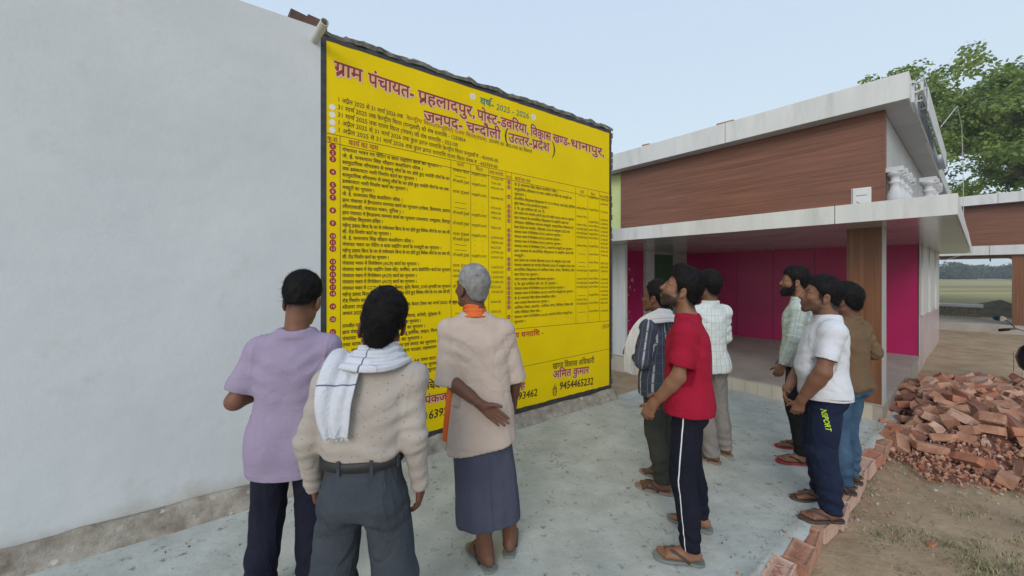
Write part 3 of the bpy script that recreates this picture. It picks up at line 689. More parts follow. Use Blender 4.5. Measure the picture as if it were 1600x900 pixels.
# ---------------------------------------------------------------- annex behind
AN=empty('annex_building',bw(0,12.12),BANG); tag(AN,'farther pavilion with wood-look fascia and white bands and an opening onto the fields','building')
def ax(name,a,b,m): return bx(name,a,b,m,AN)
ax('floor_slab',(-1.6,-.1,-.2),(7,2.4,.15),M['floor'])
for a,b in ((-3,1.0),(1.01,7)): ax('fascia_panel',(a,-.32,3.6),(b,-.30,3.885),M['acp_white'])
ax('roof_slab',(-3,-.30,3.61),(7,6,3.87),M['acp_grey'])
for i in range(4): ax('wood_panel',(-3,-.012+.0008*(i%2),2.425+i*.294),(7,.02,2.425+(i+1)*.294-.002),M['wood'])
ax('upper_wall',(-3,.02,2.42),(7,2.4,3.61),M['gap'])
for a,b in ((-3,.85),(.86,7)): ax('band_panel',(a,-.10,2.15),(b,-.085,2.42),M['acp_white'])
ax('lintel',(-3,-.085,2.16),(7,2.3,2.42),M['wood'])
ax('lintel',(-3,2.3,2.10),(7,2.4,2.42),M['acp_grey'])
ax('post',(1.264,0,.15),(1.62,.3,2.16),M['wood_v'])
ax('post',(5.2,0,.15),(5.6,.3,2.16),M['wood_v'])
ax('back_wall',(1.62,2.2,.15),(7,2.4,2.16),M['acp_grey'])
ax('side_wall',(-3,-3.1,-.12),(-2.9,2.4,2.15),M['acp_white'])
ben=empty('low_concrete_block',bw(.18,15.5,-.1),BANG); tag(ben,'low concrete block with a pale slab on top beyond the annex floor','concrete block')
bx('block_body',(-.5,0,0),(.52,.8,.52),M['mortar'],ben); bx('top_slab',(-.56,-.05,.52),(.58,.86,.60),M['acp_white'],ben)
# soil heap beyond
def heap(name,cx,cy,rx,ry,h,m,seed):
    xs=np.linspace(-1,1,34); X,Y=np.meshgrid(xs,xs); P=np.stack([X.ravel()*rx,Y.ravel()*ry,0*X.ravel()],1)
    r=np.sqrt(X.ravel()**2+Y.ravel()**2); q=np.clip(1-r,0,1); hh=h*(q**.8)*(1+.3*fbm(P*2.2,seed,3)); P[:,2]=hh-.12-.05*(q<=0)
    P[:,0]+=cx; P[:,1]+=cy; k=34
    F=[(i*k+j,i*k+j+1,(i+1)*k+j+1,(i+1)*k+j) for i in range(k-1) for j in range(k-1)]
    mb=MB(); mb.add(P.tolist(),F); o=mb.build(name,m,smooth=True); return o
M['mound']=mat('mound_soil',(.16,.14,.10),(.26,.22,.16),scale=3,rough=1,bump=.04,bscale=9)
tag(heap('earth_mound',21.2,16.5,2.4,1.6,.58,M['mound'],4),kind='structure')
tag(heap('earth_bank',9.2,7.2,2.6,1.6,.10,M['soil'],14),kind='structure')
# cable
cb=empty('cable',(0,0,0)); tag(cb,'thin cream cable hanging from the roof eave down the annex corner','cable')
p1=bw(.34,1.9,3.55); 
pts=[p1]; e1=Vector((8.9,7.62,4.30)); 
pts=[p1,Vector((6.9,6.0,4.2)),Vector((8.05,6.93,4.25)),Vector((8.10,6.95,3.3)),Vector((8.08,6.93,2.62)),Vector((8.02,6.80,2.3)),Vector((7.99,6.75,1.98)),Vector((7.5,6.7,1.84)),Vector((7.35,6.72,1.85))]
mb=MB(); mb.tube(pts,.0045,6); mb.build('wire',M['pvc'],cb,smooth=True)

# ---------------------------------------------------------------- brick edging of the apron
EDG=empty('brick_edging',E0,math.atan2(ED.y,ED.x)); tag(EDG,'single row of frogged bricks edging the pale cement apron down to the viewer','brick edging')
frog=[]
def frog_mesh(seed,m):
    me=brick_mesh('brick',.228,.112,.100,seed=seed,m=m); bm=bmesh.new(); bm.from_mesh(me)
    top=[f for f in bm.faces if f.normal.z>.9 and f.calc_area()>.01]
    if top:
        r=bmesh.ops.inset_region(bm,faces=top,thickness=.02,depth=0); 
        for v in {v for f in top for v in f.verts}: v.co.z-=.007
    bm.to_mesh(me); bm.free(); return me
FM=[frog_mesh(200+k,M[('brick_pale','brick','brick_pale','brick_red')[k%4]]) for k in range(8)]
TXT={}
for w in ('LOVE','RAJ','BNC','VIJAY'):
    v,f=_np(_txt(w,.02)); v=v-v.mean(0); TXT[w]=(v,f)
words=['BNC','RAJ','LOVE','VIJAY']
s=-.35; k=0
while s<3.72:
    x=s+.114
    o=put('brick',FM[RNG.randrange(8)],EDG,(x,-.045+RNG.uniform(-.022,.014),-.044+RNG.uniform(-.014,.010)),(RNG.uniform(-.06,.06),RNG.uniform(-.04,.04),RNG.uniform(-.12,.12)))
    if x<1.9:
        v,f=TXT[words[k%4]]; w=(v[:,0].max()-v[:,0].min()); sc=.15/w; hh=v[:,1].max()-v[:,1].min(); sy=.045/hh
        top=.0438
        mb=MB(); vs=[(a*sc,b*sy,top+.003) for a,b in v]; mb.add(vs,f); t=mb.build('stamped_letters',M['brick_red'],o)
    s+=.243; k+=1
# cement smears and brick crumbs along the edge
def crumbs(name,pts,m,smin,smax,seed,parent=None,label=None,cat=None):
    r=random.Random(seed); mb=MB()
    ico=[(0,0,1),(.9,0,.2),(.28,.85,.2),(-.72,.53,.1),(-.72,-.53,.2),(.28,-.85,.1),(0,0,-.6)]
    fs=[(0,1,2),(0,2,3),(0,3,4),(0,4,5),(0,5,1),(6,2,1),(6,3,2),(6,4,3),(6,5,4),(6,1,5)]
    mi=[]
    for p in pts:
        a=r.uniform(smin,smax)*r.uniform(.5,1); R=Euler((r.uniform(0,6),r.uniform(0,6),r.uniform(0,6))).to_matrix()
        vs=[Vector(p)+R@Vector((q[0]*a*r.uniform(.7,1.5),q[1]*a*r.uniform(.6,1.1),q[2]*a*r.uniform(.4,.8))) for q in ico]
        mb.add(vs,fs,r.randrange(len(m)))
    o=mb.build(name,m,parent); tag(o,label,cat,kind='stuff'); return o
r_=random.Random(11); P=[]
for i in range(1500):
    s=r_.uniform(-2.5,6.3); t=r_.random()**1.0
    p=(A0+WD*s).lerp(E0+ED*(s-1.1),t); P.append((p.x,p.y,.004+r_.uniform(-.002,.004)))
M['debris']=mat('dry_leaf_bits',(.12,.095,.07),(.2,.15,.10),scale=20,rough=1)
M['chip']=mat('cement_chip',(.30,.31,.29),(.45,.46,.43),scale=20,rough=1)
crumbs('apron_debris',P,[M['chip'],M['debris'],M['chip'],M['brick'],M['chip'],M['debris']],.0025,.010,5)
P=[]
for i in range(900):
    s=r_.uniform(-.2,3.9); w=r_.gauss(-.06,.09); p=E0+ED*s-Vector((ED.y,-ED.x,0))*(-w)
    q=E0+ED*s+Vector((ED.y,-ED.x,0))*(abs(r_.gauss(0,.10))+.1) if i%2 else E0+ED*s-Vector((ED.y,-ED.x,0))*abs(r_.gauss(0.02,.04))
    P.append((q.x,q.y,-.098 if i%2 else .006))
P+=[(r_.uniform(1.8,6),r_.uniform(1.3,5.2),-.1) for _ in range(900)]
P=[p for p in P if p[2]>-.05 or (Vector(p)-E0).dot(Vector((ED.y,-ED.x,0)))>.1]
crumbs('edging_crumbs',P,[M['brick'],M['brick_pale'],M['chip']],.004,.016,6)

# ---------------------------------------------------------------- brick pile
PILE=empty('brick_pile',(4.6,4.1,-.1)); tag(PILE,'heap of broken red bricks dumped beside the porch plinth','brick pile')
poly=[(3.42,3.22),(3.60,3.75),(4.25,4.42),(4.62,4.95),(5.4,5.6),(6.6,5.7),(7.4,4.6),(6.6,3.7),(5.3,3.15),(4.3,3.02)]
def inside(x,y):
    c=False; n=len(poly); d=9
    for i in range(n):
        x0,y0=poly[i]; x1,y1=poly[(i+1)%n]
        if (y0>y)!=(y1>y) and x<(x1-x0)*(y-y0)/(y1-y0)+x0: c=not c
        t=max(0,min(1,((x-x0)*(x1-x0)+(y-y0)*(y1-y0))/((x1-x0)**2+(y1-y0)**2))); d=min(d,math.hypot(x-x0-t*(x1-x0),y-y0-t*(y1-y0)))
    return d if c else -d
def pile_h(x,y):
    d=inside(x,y)
    if d<0: return 0
    big=min(1,max(0,((x-3.9)*.6+(y-3.55)*.8)/.5))     # front-left toe is only small rubble
    return min(.275,.56*d)*(.30+.70*big)
mts=[M['brick'],M['brick_red'],M['brick'],M['brick_pale'],M['brick_dark'],M['brick']]
VAR=[brick_mesh('brick',.22,.108,.07,seed=300+k,cut=(1,1,2,2,1,3,0,2,2,1,3,3)[k%12],m=mts[k%6]) for k in range(24)]
r_=random.Random(23); placed=0; tries=0; cand=[]
while placed<298 and tries<20000:
    tries+=1; x=r_.uniform(3.4,6.9); y=r_.uniform(3.0,5.8); d=inside(x,y)
    if d<.02: continue
    big=((x-3.9)*.6+(y-3.55)*.8)/.5
    if big<.35 and r_.random()>.10: continue
    cand_ok=all((x-a)**2+(y-b)**2>.092**2 for a,b in cand)
    if not cand_ok: continue
    cand.append((x,y)); h=pile_h(x,y)
    put('brick',VAR[r_.randrange(24)],PILE,(x-4.6,y-4.1,h+r_.uniform(-.01,.035)+.02),(r_.gauss(0,.45),r_.gauss(0,.4),r_.uniform(0,6.28)),None)
    placed+=1
# core of the heap and small rubble
core=heap('x',0,0,1,1,1,M['brick_dark'],1); bpy.data.objects.remove(core)
xs=np.arange(3.3,7.6,.06); ys=np.arange(2.9,5.9,.06); vs=[]; 
for y in ys:
    for x in xs: h=pile_h(x,y); vs.append((x-4.6,y-4.1,h-.035+r_.uniform(-.015,.015) if h>0 else -.05))
nx=len(xs); mb=MB(); mb.add(vs,[(j*nx+i,j*nx+i+1,(j+1)*nx+i+1,(j+1)*nx+i) for j in range(len(ys)-1) for i in range(nx-1)])
tag(mb.build('rubble_core',M['brick_dark'],PILE),kind='stuff')
P=[]
while len(P)<2600:
    x=r_.uniform(3.3,7.2); y=r_.uniform(2.9,5.8); d=inside(x,y); big=((x-3.9)*.6+(y-3.55)*.8)/.5
    if d<-.12 or (big>.6 and r_.random()<.75): continue
    if d<0 and r_.random()<.8: continue
    P.append((x-4.6,y-4.1,pile_h(x,y)+r_.uniform(0,.02)))
crumbs('small_rubble',P,[M['brick'],M['brick_red'],M['brick_pale'],M['brick']],.010,.038,8,parent=PILE)
lb=empty('loose_brick_piece',(2.62,2.42,-.1),.4); tag(lb,'small red brick fragment lying alone on the bare soil','brick'); put('brick',brick_mesh('brick',.05,.035,.03,seed=77,cut=1,m=M['brick_red']),lb,(0,0,.012))
for i,(x,y) in enumerate(((3.30,3.02),(3.46,3.0),(3.60,2.98))):
    o=empty('pale_stone',(x,y,-.095),i); tag(o,'%s small pale stone along the front foot of the brick pile'%('left','middle','right')[i],'stone',group='pale stones before the brick pile'); put('chip',brick_mesh('chip',.032,.022,.012,seed=80+i,cut=1,m=M['chip']),o,(0,0,.01))
# ---------------------------------------------------------------- dry grass on the soil
def grass():
    r=random.Random(5); mb=MB()
    def tuft(x,y,n,h,spread):
        for k in range(n):
            a=r.uniform(0,6.28); l=h*r.uniform(.5,1.2); b=Vector((x+r.gauss(0,spread),y+r.gauss(0,spread),-.105)); lean=r.uniform(.4,1.3)
            d=Vector((math.cos(a)*lean,math.sin(a)*lean,1)).normalized()*l; w=Vector((-math.sin(a),math.cos(a),0))*.0022
            m_=b+d*.55+Vector((0,0,.1*l)); t=b+d+Vector((0,0,-.25*l))
            mb.add([b-w,b+w,m_+w*.8,m_-w*.8,t],[(0,1,2,3),(3,2,4)],0 if r.random()<.55 else 1)
    for k in range(190):
        x=r.gauss(2.75,.35); y=r.gauss(2.05,.28)
        if x>2.05: tuft(x,y,r.randrange(10,26),.045,.035)
    for k in range(130):
        x=r.uniform(2.2,4.6); y=r.uniform(1.6,3.0); 
        if fbm(np.array([[x*1.4,y*1.4,0]]),44,2)[0]>.05 and x-2.0>(y-1.8)*.3: tuft(x,y,r.randrange(5,14),.04,.04)
    for k in range(160): tuft(r.uniform(5.2,9),r.uniform(5.2,7.5),8,.05,.06)
    o=mb.build('dry_grass',[mat('green_grass',(.10,.13,.045),(.17,.19,.07),scale=6,rough=.9),mat('straw',(.32,.27,.15),(.42,.36,.2),scale=6,rough=.9)]); tag(o,kind='stuff')
grass()
# ---------------------------------------------------------------- trees
def leafmat(name,a,b):
    m=mat(name,a,b,scale=1.1,rough=.55,contrast=(.3,.7)); b_=m.node_tree.nodes['Principled BSDF']
    b_.inputs['Transmission Weight'].default_value=0
    t=m.node_tree; tr=t.nodes.new('ShaderNodeBsdfTranslucent'); mx=t.nodes.new('ShaderNodeMixShader'); mx.inputs[0].default_value=.35
    src=b_.inputs['Base Color'].links[0].from_socket; t.links.new(src,tr.inputs['Color'])
    out=t.nodes['Material Output']; t.links.new(b_.outputs[0],mx.inputs[1]); t.links.new(tr.outputs[0],mx.inputs[2]); t.links.new(mx.outputs[0],out.inputs[0]); return m
M['leaf']=leafmat('broad_leaf',(.13,.20,.04),(.31,.40,.09)); M['bark']=mat('bark',(.13,.10,.07),(.22,.18,.13),scale=6,rough=1,bump=.02,bscale=12)
def big_tree():
    T=empty('broadleaf_tree',(25.4,18.2,-.1)); tag(T,'large green broadleaf tree rising behind the annex roof at right','tree')
    rr=np.random.default_rng(12); r=random.Random(12)
    tr=MB(); tr.tube([(0,0,0),(-.1,.1,1.5),(.1,0,3.2),(-.1,.1,5)],[.5,.42,.36,.30],12)
    clumps=[]
    def limb(p,d,l,rad,lev):
        q=p+d*l; mid=p+d*l*.5+Vector((r.gauss(0,.1),r.gauss(0,.1),r.gauss(0,.1)))*l
        tr.tube([p,mid,q],[rad,rad*.8,rad*.6],7 if lev<2 else 5)
        if lev>=2: clumps.append((q,1.0)); clumps.append((mid,.8))
        if lev==3: return
        for k in range(4 if lev<2 else 3):
            nd=(d+Vector((r.gauss(0,.55),r.gauss(0,.55),r.gauss(.08,.38)))).normalized(); limb(q,nd,l*r.uniform(.55,.8),rad*.55,lev+1)
    for k in range(9):
        a=2*math.pi*k/9+r.uniform(-.3,.3); el=r.choice([.25,.6,1.1])
        limb(Vector((0,0,r.uniform(3.4,5.2))),Vector((math.cos(a)*math.cos(el),math.sin(a)*math.cos(el),math.sin(el))),r.uniform(2.3,3.2),.22,0)
    limb(Vector((0,0,5)),Vector((-.1,0,1)),2.6,.25,0)
    tr.build('trunk',M['bark'],T,smooth=True)
    # hanging outer sprays that fill the skirt of the crown
    for k in range(520):
        a=r.uniform(0,2*math.pi); rad=r.uniform(2.4,8.4); z=r.uniform(3.2,11.2); lim=8.6*math.sqrt(max(0,1-((z-6)/6.4)**2))
        if rad>lim: rad=lim*r.uniform(.7,1)
        clumps.append((Vector((math.cos(a)*rad-2.6,math.sin(a)*rad,z)),r.uniform(.7,1.15)))
    for k in range(34):   # a long spray reaching left over the roof
        t=r.random(); clumps.append((Vector((-5.0-3.0*t+r.gauss(0,.25),r.gauss(0,.4),9.6+1.2*t+r.gauss(0,.3-.15*t))),r.uniform(.6,.9)))
    tr.tube([(-3.4,0,8.0),(-5.2,0,9.5),(-7.9,0,10.7)],[.1,.06,.025],6)
    cs=[(c,w) for c,w in clumps if c.z>2.6]
    V=[];F=[];n=0
    base=np.array([(-.5,0,0),(-.28,-.36,.05),(.25,-.30,.02),(.55,0,-.08),(.25,.30,.02),(-.28,.36,.05)])
    for c,w in cs:
        k=int(88*w); u=rr.normal(size=(k,3)); u/=np.linalg.norm(u,axis=1)[:,None]; rad=rr.uniform(.25,1,(k,1))**.5*np.array([.52,.52,.36])*w
        pos=np.array(c)+u*rad
        s=rr.uniform(.09,.17,k)
        # random orientation with faces mostly up/out
        nrm=u*.6+rr.normal(size=(k,3))*.5+[0,0,.55]; nrm/=np.linalg.norm(nrm,axis=1)[:,None]
        t1=np.cross(nrm,rr.normal(size=(k,3))); t1/=np.linalg.norm(t1,axis=1)[:,None]; t2=np.cross(nrm,t1)
        P=pos[:,None,:]+s[:,None,None]*(base[None,:,0:1]*t1[:,None,:]+base[None,:,1:2]*t2[:,None,:]+base[None,:,2:3]*nrm[:,None,:])
        V.append(P.reshape(-1,3)); 
        i0=n+np.arange(k)*6; F.append(np.stack([i0,i0+1,i0+2,i0+3,i0+4,i0+5],1)); n+=k*6
    V=np.concatenate(V); F=np.concatenate(F)
    me=bpy.data.meshes.new('crown'); me.from_pydata(V.tolist(),[],F.tolist()); me.materials.append(M['leaf'])
    o=bpy.data.objects.new('crown',me); COL.objects.link(o); o.parent=T; o['kind']='stuff'
    print('tree clumps',len(cs),'leaves',len(F)); return T
big_tree()
def far_trees():
    r=random.Random(3); rr=np.random.default_rng(3); mb=MB()
    V=[];F=[];n=0
    for k in range(70):
        px=r.uniform(1380,1760); a=(px-800)/605; d=r.uniform(120,170); c=np.array([a*d,d,0]); R=r.uniform(2.2,4.6); H=r.uniform(2.6,5.0)
        m_=420; u=rr.normal(size=(m_,3)); u/=np.linalg.norm(u,axis=1)[:,None]; pos=c+[0,0,H*.52]+u*np.array([R,R,H*.5])*rr.uniform(.55,1.05,(m_,1)); pos[:,2]=np.maximum(pos[:,2],.1)
        q=rr.normal(size=(m_,4,3))*.42; V.append((pos[:,None,:]+q).reshape(-1,3)); i0=n+np.arange(m_)*4; F.append(np.stack([i0,i0+1,i0+2,i0+3],1)); n+=m_*4
    me=bpy.data.meshes.new('far_treeline'); me.from_pydata(np.concatenate(V).tolist(),[],np.concatenate(F).tolist()); me.materials.append(mat('far_leaf',(.035,.06,.03),(.06,.09,.04),scale=.3,rough=.9))
    o=bpy.data.objects.new('far_treeline',me); COL.objects.link(o); tag(o,kind='stuff')
far_trees()
# ---------------------------------------------------------------- motorcycle at the right edge
def motorcycle():
    T=empty('motorcycle',(7.15,5.2,-.1),math.radians(215)); tag(T,'black motorcycle with a pale round mirror parked on the soil at the right edge','motorcycle')
    blk=mat('black_plastic',(.018,.018,.02),rough=.35,spec=.6); tyre=mat('tyre_rubber',(.02,.02,.02),rough=.9); chrome=mat('chrome',(.7,.7,.72),rough=.15,metallic=1); glassm=mat('mirror_glass',(.85,.9,.9),rough=.03,metallic=1)
    def torus(cx,cz,R,r,m,name,par):
        vs=[];fs=[];A=32;Bn=10
        for i in range(A):
            for j in range(Bn):
                a=2*math.pi*i/A;b=2*math.pi*j/Bn; q=R+r*math.cos(b); vs.append((cx+q*math.cos(a),r*math.sin(b),cz+q*math.sin(a)))
        for i in range(A):
            for j in range(Bn): fs.append((i*Bn+j,((i+1)%A)*Bn+j,((i+1)%A)*Bn+(j+1)%Bn,i*Bn+(j+1)%Bn))
        mb=MB(); mb.add(vs,fs); return mb.build(name,m,par,smooth=True)
    for cx in (-.62,.66):
        w=torus(cx,.30,.262,.04,tyre,'wheel',T); torus(cx,.30,.215,.014,chrome,'rim',w)
        sp=MB()
        for k in range(6): a=k*math.pi/3; sp.tube([(cx,0,.30),(cx+.21*math.cos(a),0,.30+.21*math.sin(a))],.010,6)
        sp.tube([(cx,-.06,.30),(cx,.06,.30)],.035,10); sp.build('spokes',blk,w)
    f=MB()
    for s in (-1,1): f.tube([(.66,.075*s,.30),(.50,.075*s,.72),(.43,.075*s,.90)],.02,8)
    f.build('fork',chrome,T,smooth=True)
    f=MB(); f.tube([(.40,0,.80),(.1,0,.66),(-.35,0,.62),(-.62,0,.60)],.025,8); f.tube([(.40,0,.78),(.22,0,.32),(-.25,0,.26),(-.62,0,.30)],.024,8); f.build('frame',blk,T,smooth=True)
    def blob(name,pts,m):   # lofted shell: list of (x, half width, z low, z high)
        vs=[];n=12
        for (x,w,z0,z1) in pts:
            for k in range(n): a=2*math.pi*k/n; vs.append((x,w*math.cos(a)*(1 if abs(math.cos(a))<.8 else .97),(z0+z1)/2+(z1-z0)/2*math.sin(a)))
        fs=[(i*n+k,i*n+(k+1)%n,(i+1)*n+(k+1)%n,(i+1)*n+k) for i in range(len(pts)-1) for k in range(n)]+[tuple(range(n))[::-1],tuple((len(pts)-1)*n+k for k in range(n))]
        mb=MB(); mb.add(vs,fs); return mb.build(name,m,T,smooth=True)
    blob('fuel_tank',[(.36,.05,.78,.84),(.28,.12,.70,.90),(.10,.14,.66,.93),(-.08,.09,.66,.84)],blk)
    blob('seat',[(-.06,.08,.70,.79),(-.3,.12,.69,.80),(-.62,.10,.72,.82),(-.72,.05,.75,.81)],blk)
    blob('engine',[(.25,.07,.28,.48),(.12,.11,.22,.58),(-.12,.12,.2,.55),(-.25,.06,.28,.45)],chrome)
    h=blob('headlamp',[(.62,.085,.74,.92),(.56,.12,.68,.96),(.44,.09,.72,.96)],blk)
    blob('headlamp_lens',[(.635,.07,.76,.90),(.615,.082,.745,.915)],chrome)
    blob('leg_guard',[(.50,.05,.45,.80),(.42,.20,.36,.86),(.34,.235,.34,.84),(.26,.20,.36,.80),(.20,.06,.42,.70)],blk)
    g=MB(); g.box((.36,-.238,.40),(.40,-.232,.66)); g.box((.36,.232,.40),(.40,.238,.66)); g.build('stripe',chrome,T)
    blob('front_mudguard',[(.95,.05,.42,.46),(.82,.055,.55,.60),(.66,.06,.59,.64),(.48,.05,.52,.60)],blk)
    hb=MB(); hb.tube([(.34,-.36,.93),(.40,-.22,.98),(.43,-.08,.93),(.43,.08,.93),(.40,.22,.98),(.34,.36,.93)],.012,8); b=hb.build('handlebar',chrome,T,smooth=True)
    for s in (-1,1):
        g=MB(); g.tube([(.34,.36*s,.93),(.365,.27*s,.955)],.02,10); g.tube([(.40,.35*s,.94),(.42,.2*s,.97)],.006,6); g.build('grip',blk,b,smooth=True)
        g=MB(); g.tube([(.40,.22*s,.98),(.42,.27*s,1.06),(.41,.33*s,1.09)],.007,6); mm=g.build('mirror',blk,T,smooth=True)
        vs=[]; 
        for k in range(16): a=2*math.pi*k/16; vs.append((.435,.35*s+.062*math.cos(a),1.10+.036*math.sin(a)))
        for k in range(16): a=2*math.pi*k/16; vs.append((.405,.35*s+.055*math.cos(a),1.10+.032*math.sin(a)))
        g=MB(); g.add(vs,[tuple(range(16)),tuple(range(16,32))[::-1]]+[(k,16+k,16+(k+1)%16,(k+1)%16) for k in range(16)]); g.build('mirror_glass',glassm,mm)
        g=MB(); g.tube([(.0,.1*s,.25),(.0,.24*s,.25)],.014,8); g.build('foot_peg',blk,T)
    g=MB(); g.tube([(.1,-.13,.25),(-.3,-.16,.22),(-.85,-.17,.36)],[.02,.035,.04],10); g.build('exhaust',chrome,T,smooth=True)
    blob('tail_panel',[(-.55,.09,.58,.74),(-.75,.08,.62,.76),(-.9,.03,.68,.75)],blk)
motorcycle()

# ---------------------------------------------------------------- air
HZ=MB(); HZ.box((-62,-42,-1.2),(332,332,15.5)); hm=bpy.data.materials.new('air'); hm.use_nodes=True; t=hm.node_tree; t.nodes.remove(t.nodes['Principled BSDF'])
pv=t.nodes.new('ShaderNodeVolumePrincipled'); pv.inputs['Density'].default_value=.0016; pv.inputs['Color'].default_value=(.93,.96,1,1); pv.inputs['Anisotropy'].default_value=.2
t.links.new(pv.outputs[0],t.nodes['Material Output'].inputs['Volume']); hm.volume_intersection_method if False else None
hz_=HZ.build('haze',hm); tag(hz_,kind='stuff')
# ================================================================= people
import openvdb
def V3(*a): return np.array(a,dtype=float)
class Field:
    """dense signed-distance grid; shapes are blended in, then meshed"""
    def __init__(s, lo, hi, h):
        s.lo=np.array(lo,float); s.h=h; s.n=np.ceil((np.array(hi)-s.lo)/h).astype(int)+1
        s.d=np.full(tuple(s.n),.06,np.float32)
    def _sub(s, lo, hi, m):
        a=np.clip(np.floor((np.array(lo)-m-s.lo)/s.h).astype(int),0,s.n); b=np.clip(np.ceil((np.array(hi)+m-s.lo)/s.h).astype(int)+1,0,s.n)
        if np.any(b<=a): return None
        ax=[s.lo[i]+np.arange(a[i],b[i])*s.h for i in range(3)]
        X,Y,Z=np.meshgrid(*ax,indexing='ij'); return (slice(a[0],b[0]),slice(a[1],b[1]),slice(a[2],b[2])),X.astype(np.float32),Y.astype(np.float32),Z.astype(np.float32)
    def _mix(s, sl, q, k, op):
        d=s.d[sl]
        if op=='sub': d=-d
        if k>0:
            hh=np.maximum(k-np.abs(d-q),0)/k; r=np.minimum(d,q)-hh*hh*k*.25
        else: r=np.minimum(d,q)
        s.d[sl]=-r if op=='sub' else r
    def cone(s,a,b,ra,rb,k=.02,op='add',flat=None):
        a=np.array(a,float); b=np.array(b,float); R=max(ra,rb)
        g=s._sub(np.minimum(a,b)-R,np.maximum(a,b)+R,k+.02)
        if g is None: return s
        sl,X,Y,Z=g; d=b-a; L=max(np.dot(d,d),1e-9)
        t=np.clip(((X-a[0])*d[0]+(Y-a[1])*d[1]+(Z-a[2])*d[2])/L,0,1)
        px,py,pz=X-a[0]-t*d[0],Y-a[1]-t*d[1],Z-a[2]-t*d[2]
        if flat is not None:  # squash along a direction: (unit vector, factor)
            u,fc=flat; q=px*u[0]+py*u[1]+pz*u[2]; e=q*(fc-1); px=px+e*u[0]; py=py+e*u[1]; pz=pz+e*u[2]
        s._mix(sl,np.sqrt(px*px+py*py+pz*pz)-(ra+(rb-ra)*t),k,op); return s
    def ball(s,c,r,k=.02,op='add',R=None):
        c=np.array(c,float); r=np.array(r,float)*np.ones(3); m=r.max()
        g=s._sub(c-m,c+m,k+.02)
        if g is None: return s
        sl,X,Y,Z=g; P=np.stack([X-c[0],Y-c[1],Z-c[2]],-1)
        if R is not None: P=P@np.array(R)      # world->local for R columns = local axes
        q=P/r; l=np.sqrt((q*q).sum(-1)); l2=np.sqrt(((q/r)**2).sum(-1))
        s._mix(sl,l*(l-1)/np.maximum(l2,1e-6),k,op); return s
    def loft(s,secs,k=.02,op='add',p=2.2,axis=None):
        """secs: (z,cx,cy,a,b) sections bottom to top"""
        S_=np.array(secs,float); lo=(min(S_[:,1]-S_[:,3]),min(S_[:,2]-S_[:,4]),S_[0,0]); hi=(max(S_[:,1]+S_[:,3]),max(S_[:,2]+S_[:,4]),S_[-1,0])
        g=s._sub(lo,hi,k+.02)
        if g is None: return s
        sl,X,Y,Z=g; z=Z[0,0,:]
        zc=np.clip(z,S_[0,0],S_[-1,0])
        def ip(j):
            v=np.interp(zc,S_[:,0],S_[:,j]); 
            return v
        # smooth the section profile
        zz=np.linspace(S_[0,0],S_[-1,0],80); prof=[]
        for j in (1,2,3,4):
            v=np.interp(zz,S_[:,0],S_[:,j]); w=np.convolve(np.pad(v,4,'edge'),np.hanning(11)[1:-1]/np.hanning(11)[1:-1].sum(),'valid'); prof.append(np.interp(zc,zz,w[:80]))
        cx,cy,a,b=prof
        q=(np.abs((X-cx)/a)**p+np.abs((Y-cy)/b)**p)**(1/p)
        d=(q-1)*np.minimum(a,b)
        ez=np.maximum(np.maximum(S_[0,0]-z,z-S_[-1,0]),-.05)
        d=np.where(ez>0,np.maximum(d,0)+0*d+np.sqrt(np.maximum(d,0)**2+ez**2)-np.maximum(d,0),np.maximum(d,ez))
        s._mix(sl,d.astype(np.float32),k,op); return s
    def cut(s,pt,nrm):
        """remove everything on the side the normal points to"""
        pt=np.array(pt,float); nrm=np.array(nrm,float); nrm/=np.linalg.norm(nrm)
        ax=[s.lo[i]+np.arange(s.n[i])*s.h for i in range(3)]
        pl=((ax[0]-pt[0])*nrm[0])[:,None,None]+((ax[1]-pt[1])*nrm[1])[None,:,None]+((ax[2]-pt[2])*nrm[2])[None,None,:]
        s.d=np.maximum(s.d,pl.astype(np.float32)); return s
    def mesh(s, adapt=0.0):
        g=openvdb.FloatGrid(background=.06); g.copyFromArray(s.d); 
        pts,quads=g.convertToQuads(0.0)
        P=pts*s.h+s.lo
        return P.astype(float),quads[:,::-1].astype(int)
def vnormals(P,F):
    a=P[F[:,2]]-P[F[:,0]]; b=P[F[:,3]]-P[F[:,1]]; n=np.cross(a,b); N=np.zeros_like(P)
    for j in range(4): np.add.at(N,F[:,j],n)
    return N/np.maximum(np.linalg.norm(N,axis=1),1e-9)[:,None]
def mk(name,P,F,m,parent,attr=None,smooth=True):
    me=bpy.data.meshes.new(name); me.vertices.add(len(P)); me.vertices.foreach_set('co',P.astype(np.float32).ravel())
    me.loops.add(F.size); me.loops.foreach_set('vertex_index',F.astype(np.int32).ravel())
    me.polygons.add(len(F)); me.polygons.foreach_set('loop_start',np.arange(len(F),dtype=np.int32)*F.shape[1]); 
    me.update(calc_edges=True); me.validate()
    me.polygons.foreach_set('use_smooth',[smooth]*len(me.polygons))
    for mm in (m if isinstance(m,(list,tuple)) else [m]): me.materials.append(mm)
    if attr:
        for k,v in attr.items():
            at=me.attributes.new(k,'FLOAT_VECTOR','POINT'); at.data.foreach_set('vector',v.astype(np.float32).ravel())
    o=bpy.data.objects.new(name,me); COL.objects.link(o); o.parent=parent; return o
def rot(yaw=0,pitch=0,roll=0):
    """head rotation; pitch up positive, yaw to the person's left positive; local x right, y forward, z up"""
    return np.array(Matrix.Rotation(yaw,3,'Z')@Matrix.Rotation(pitch,3,'X')@Matrix.Rotation(roll,3,'Y'))
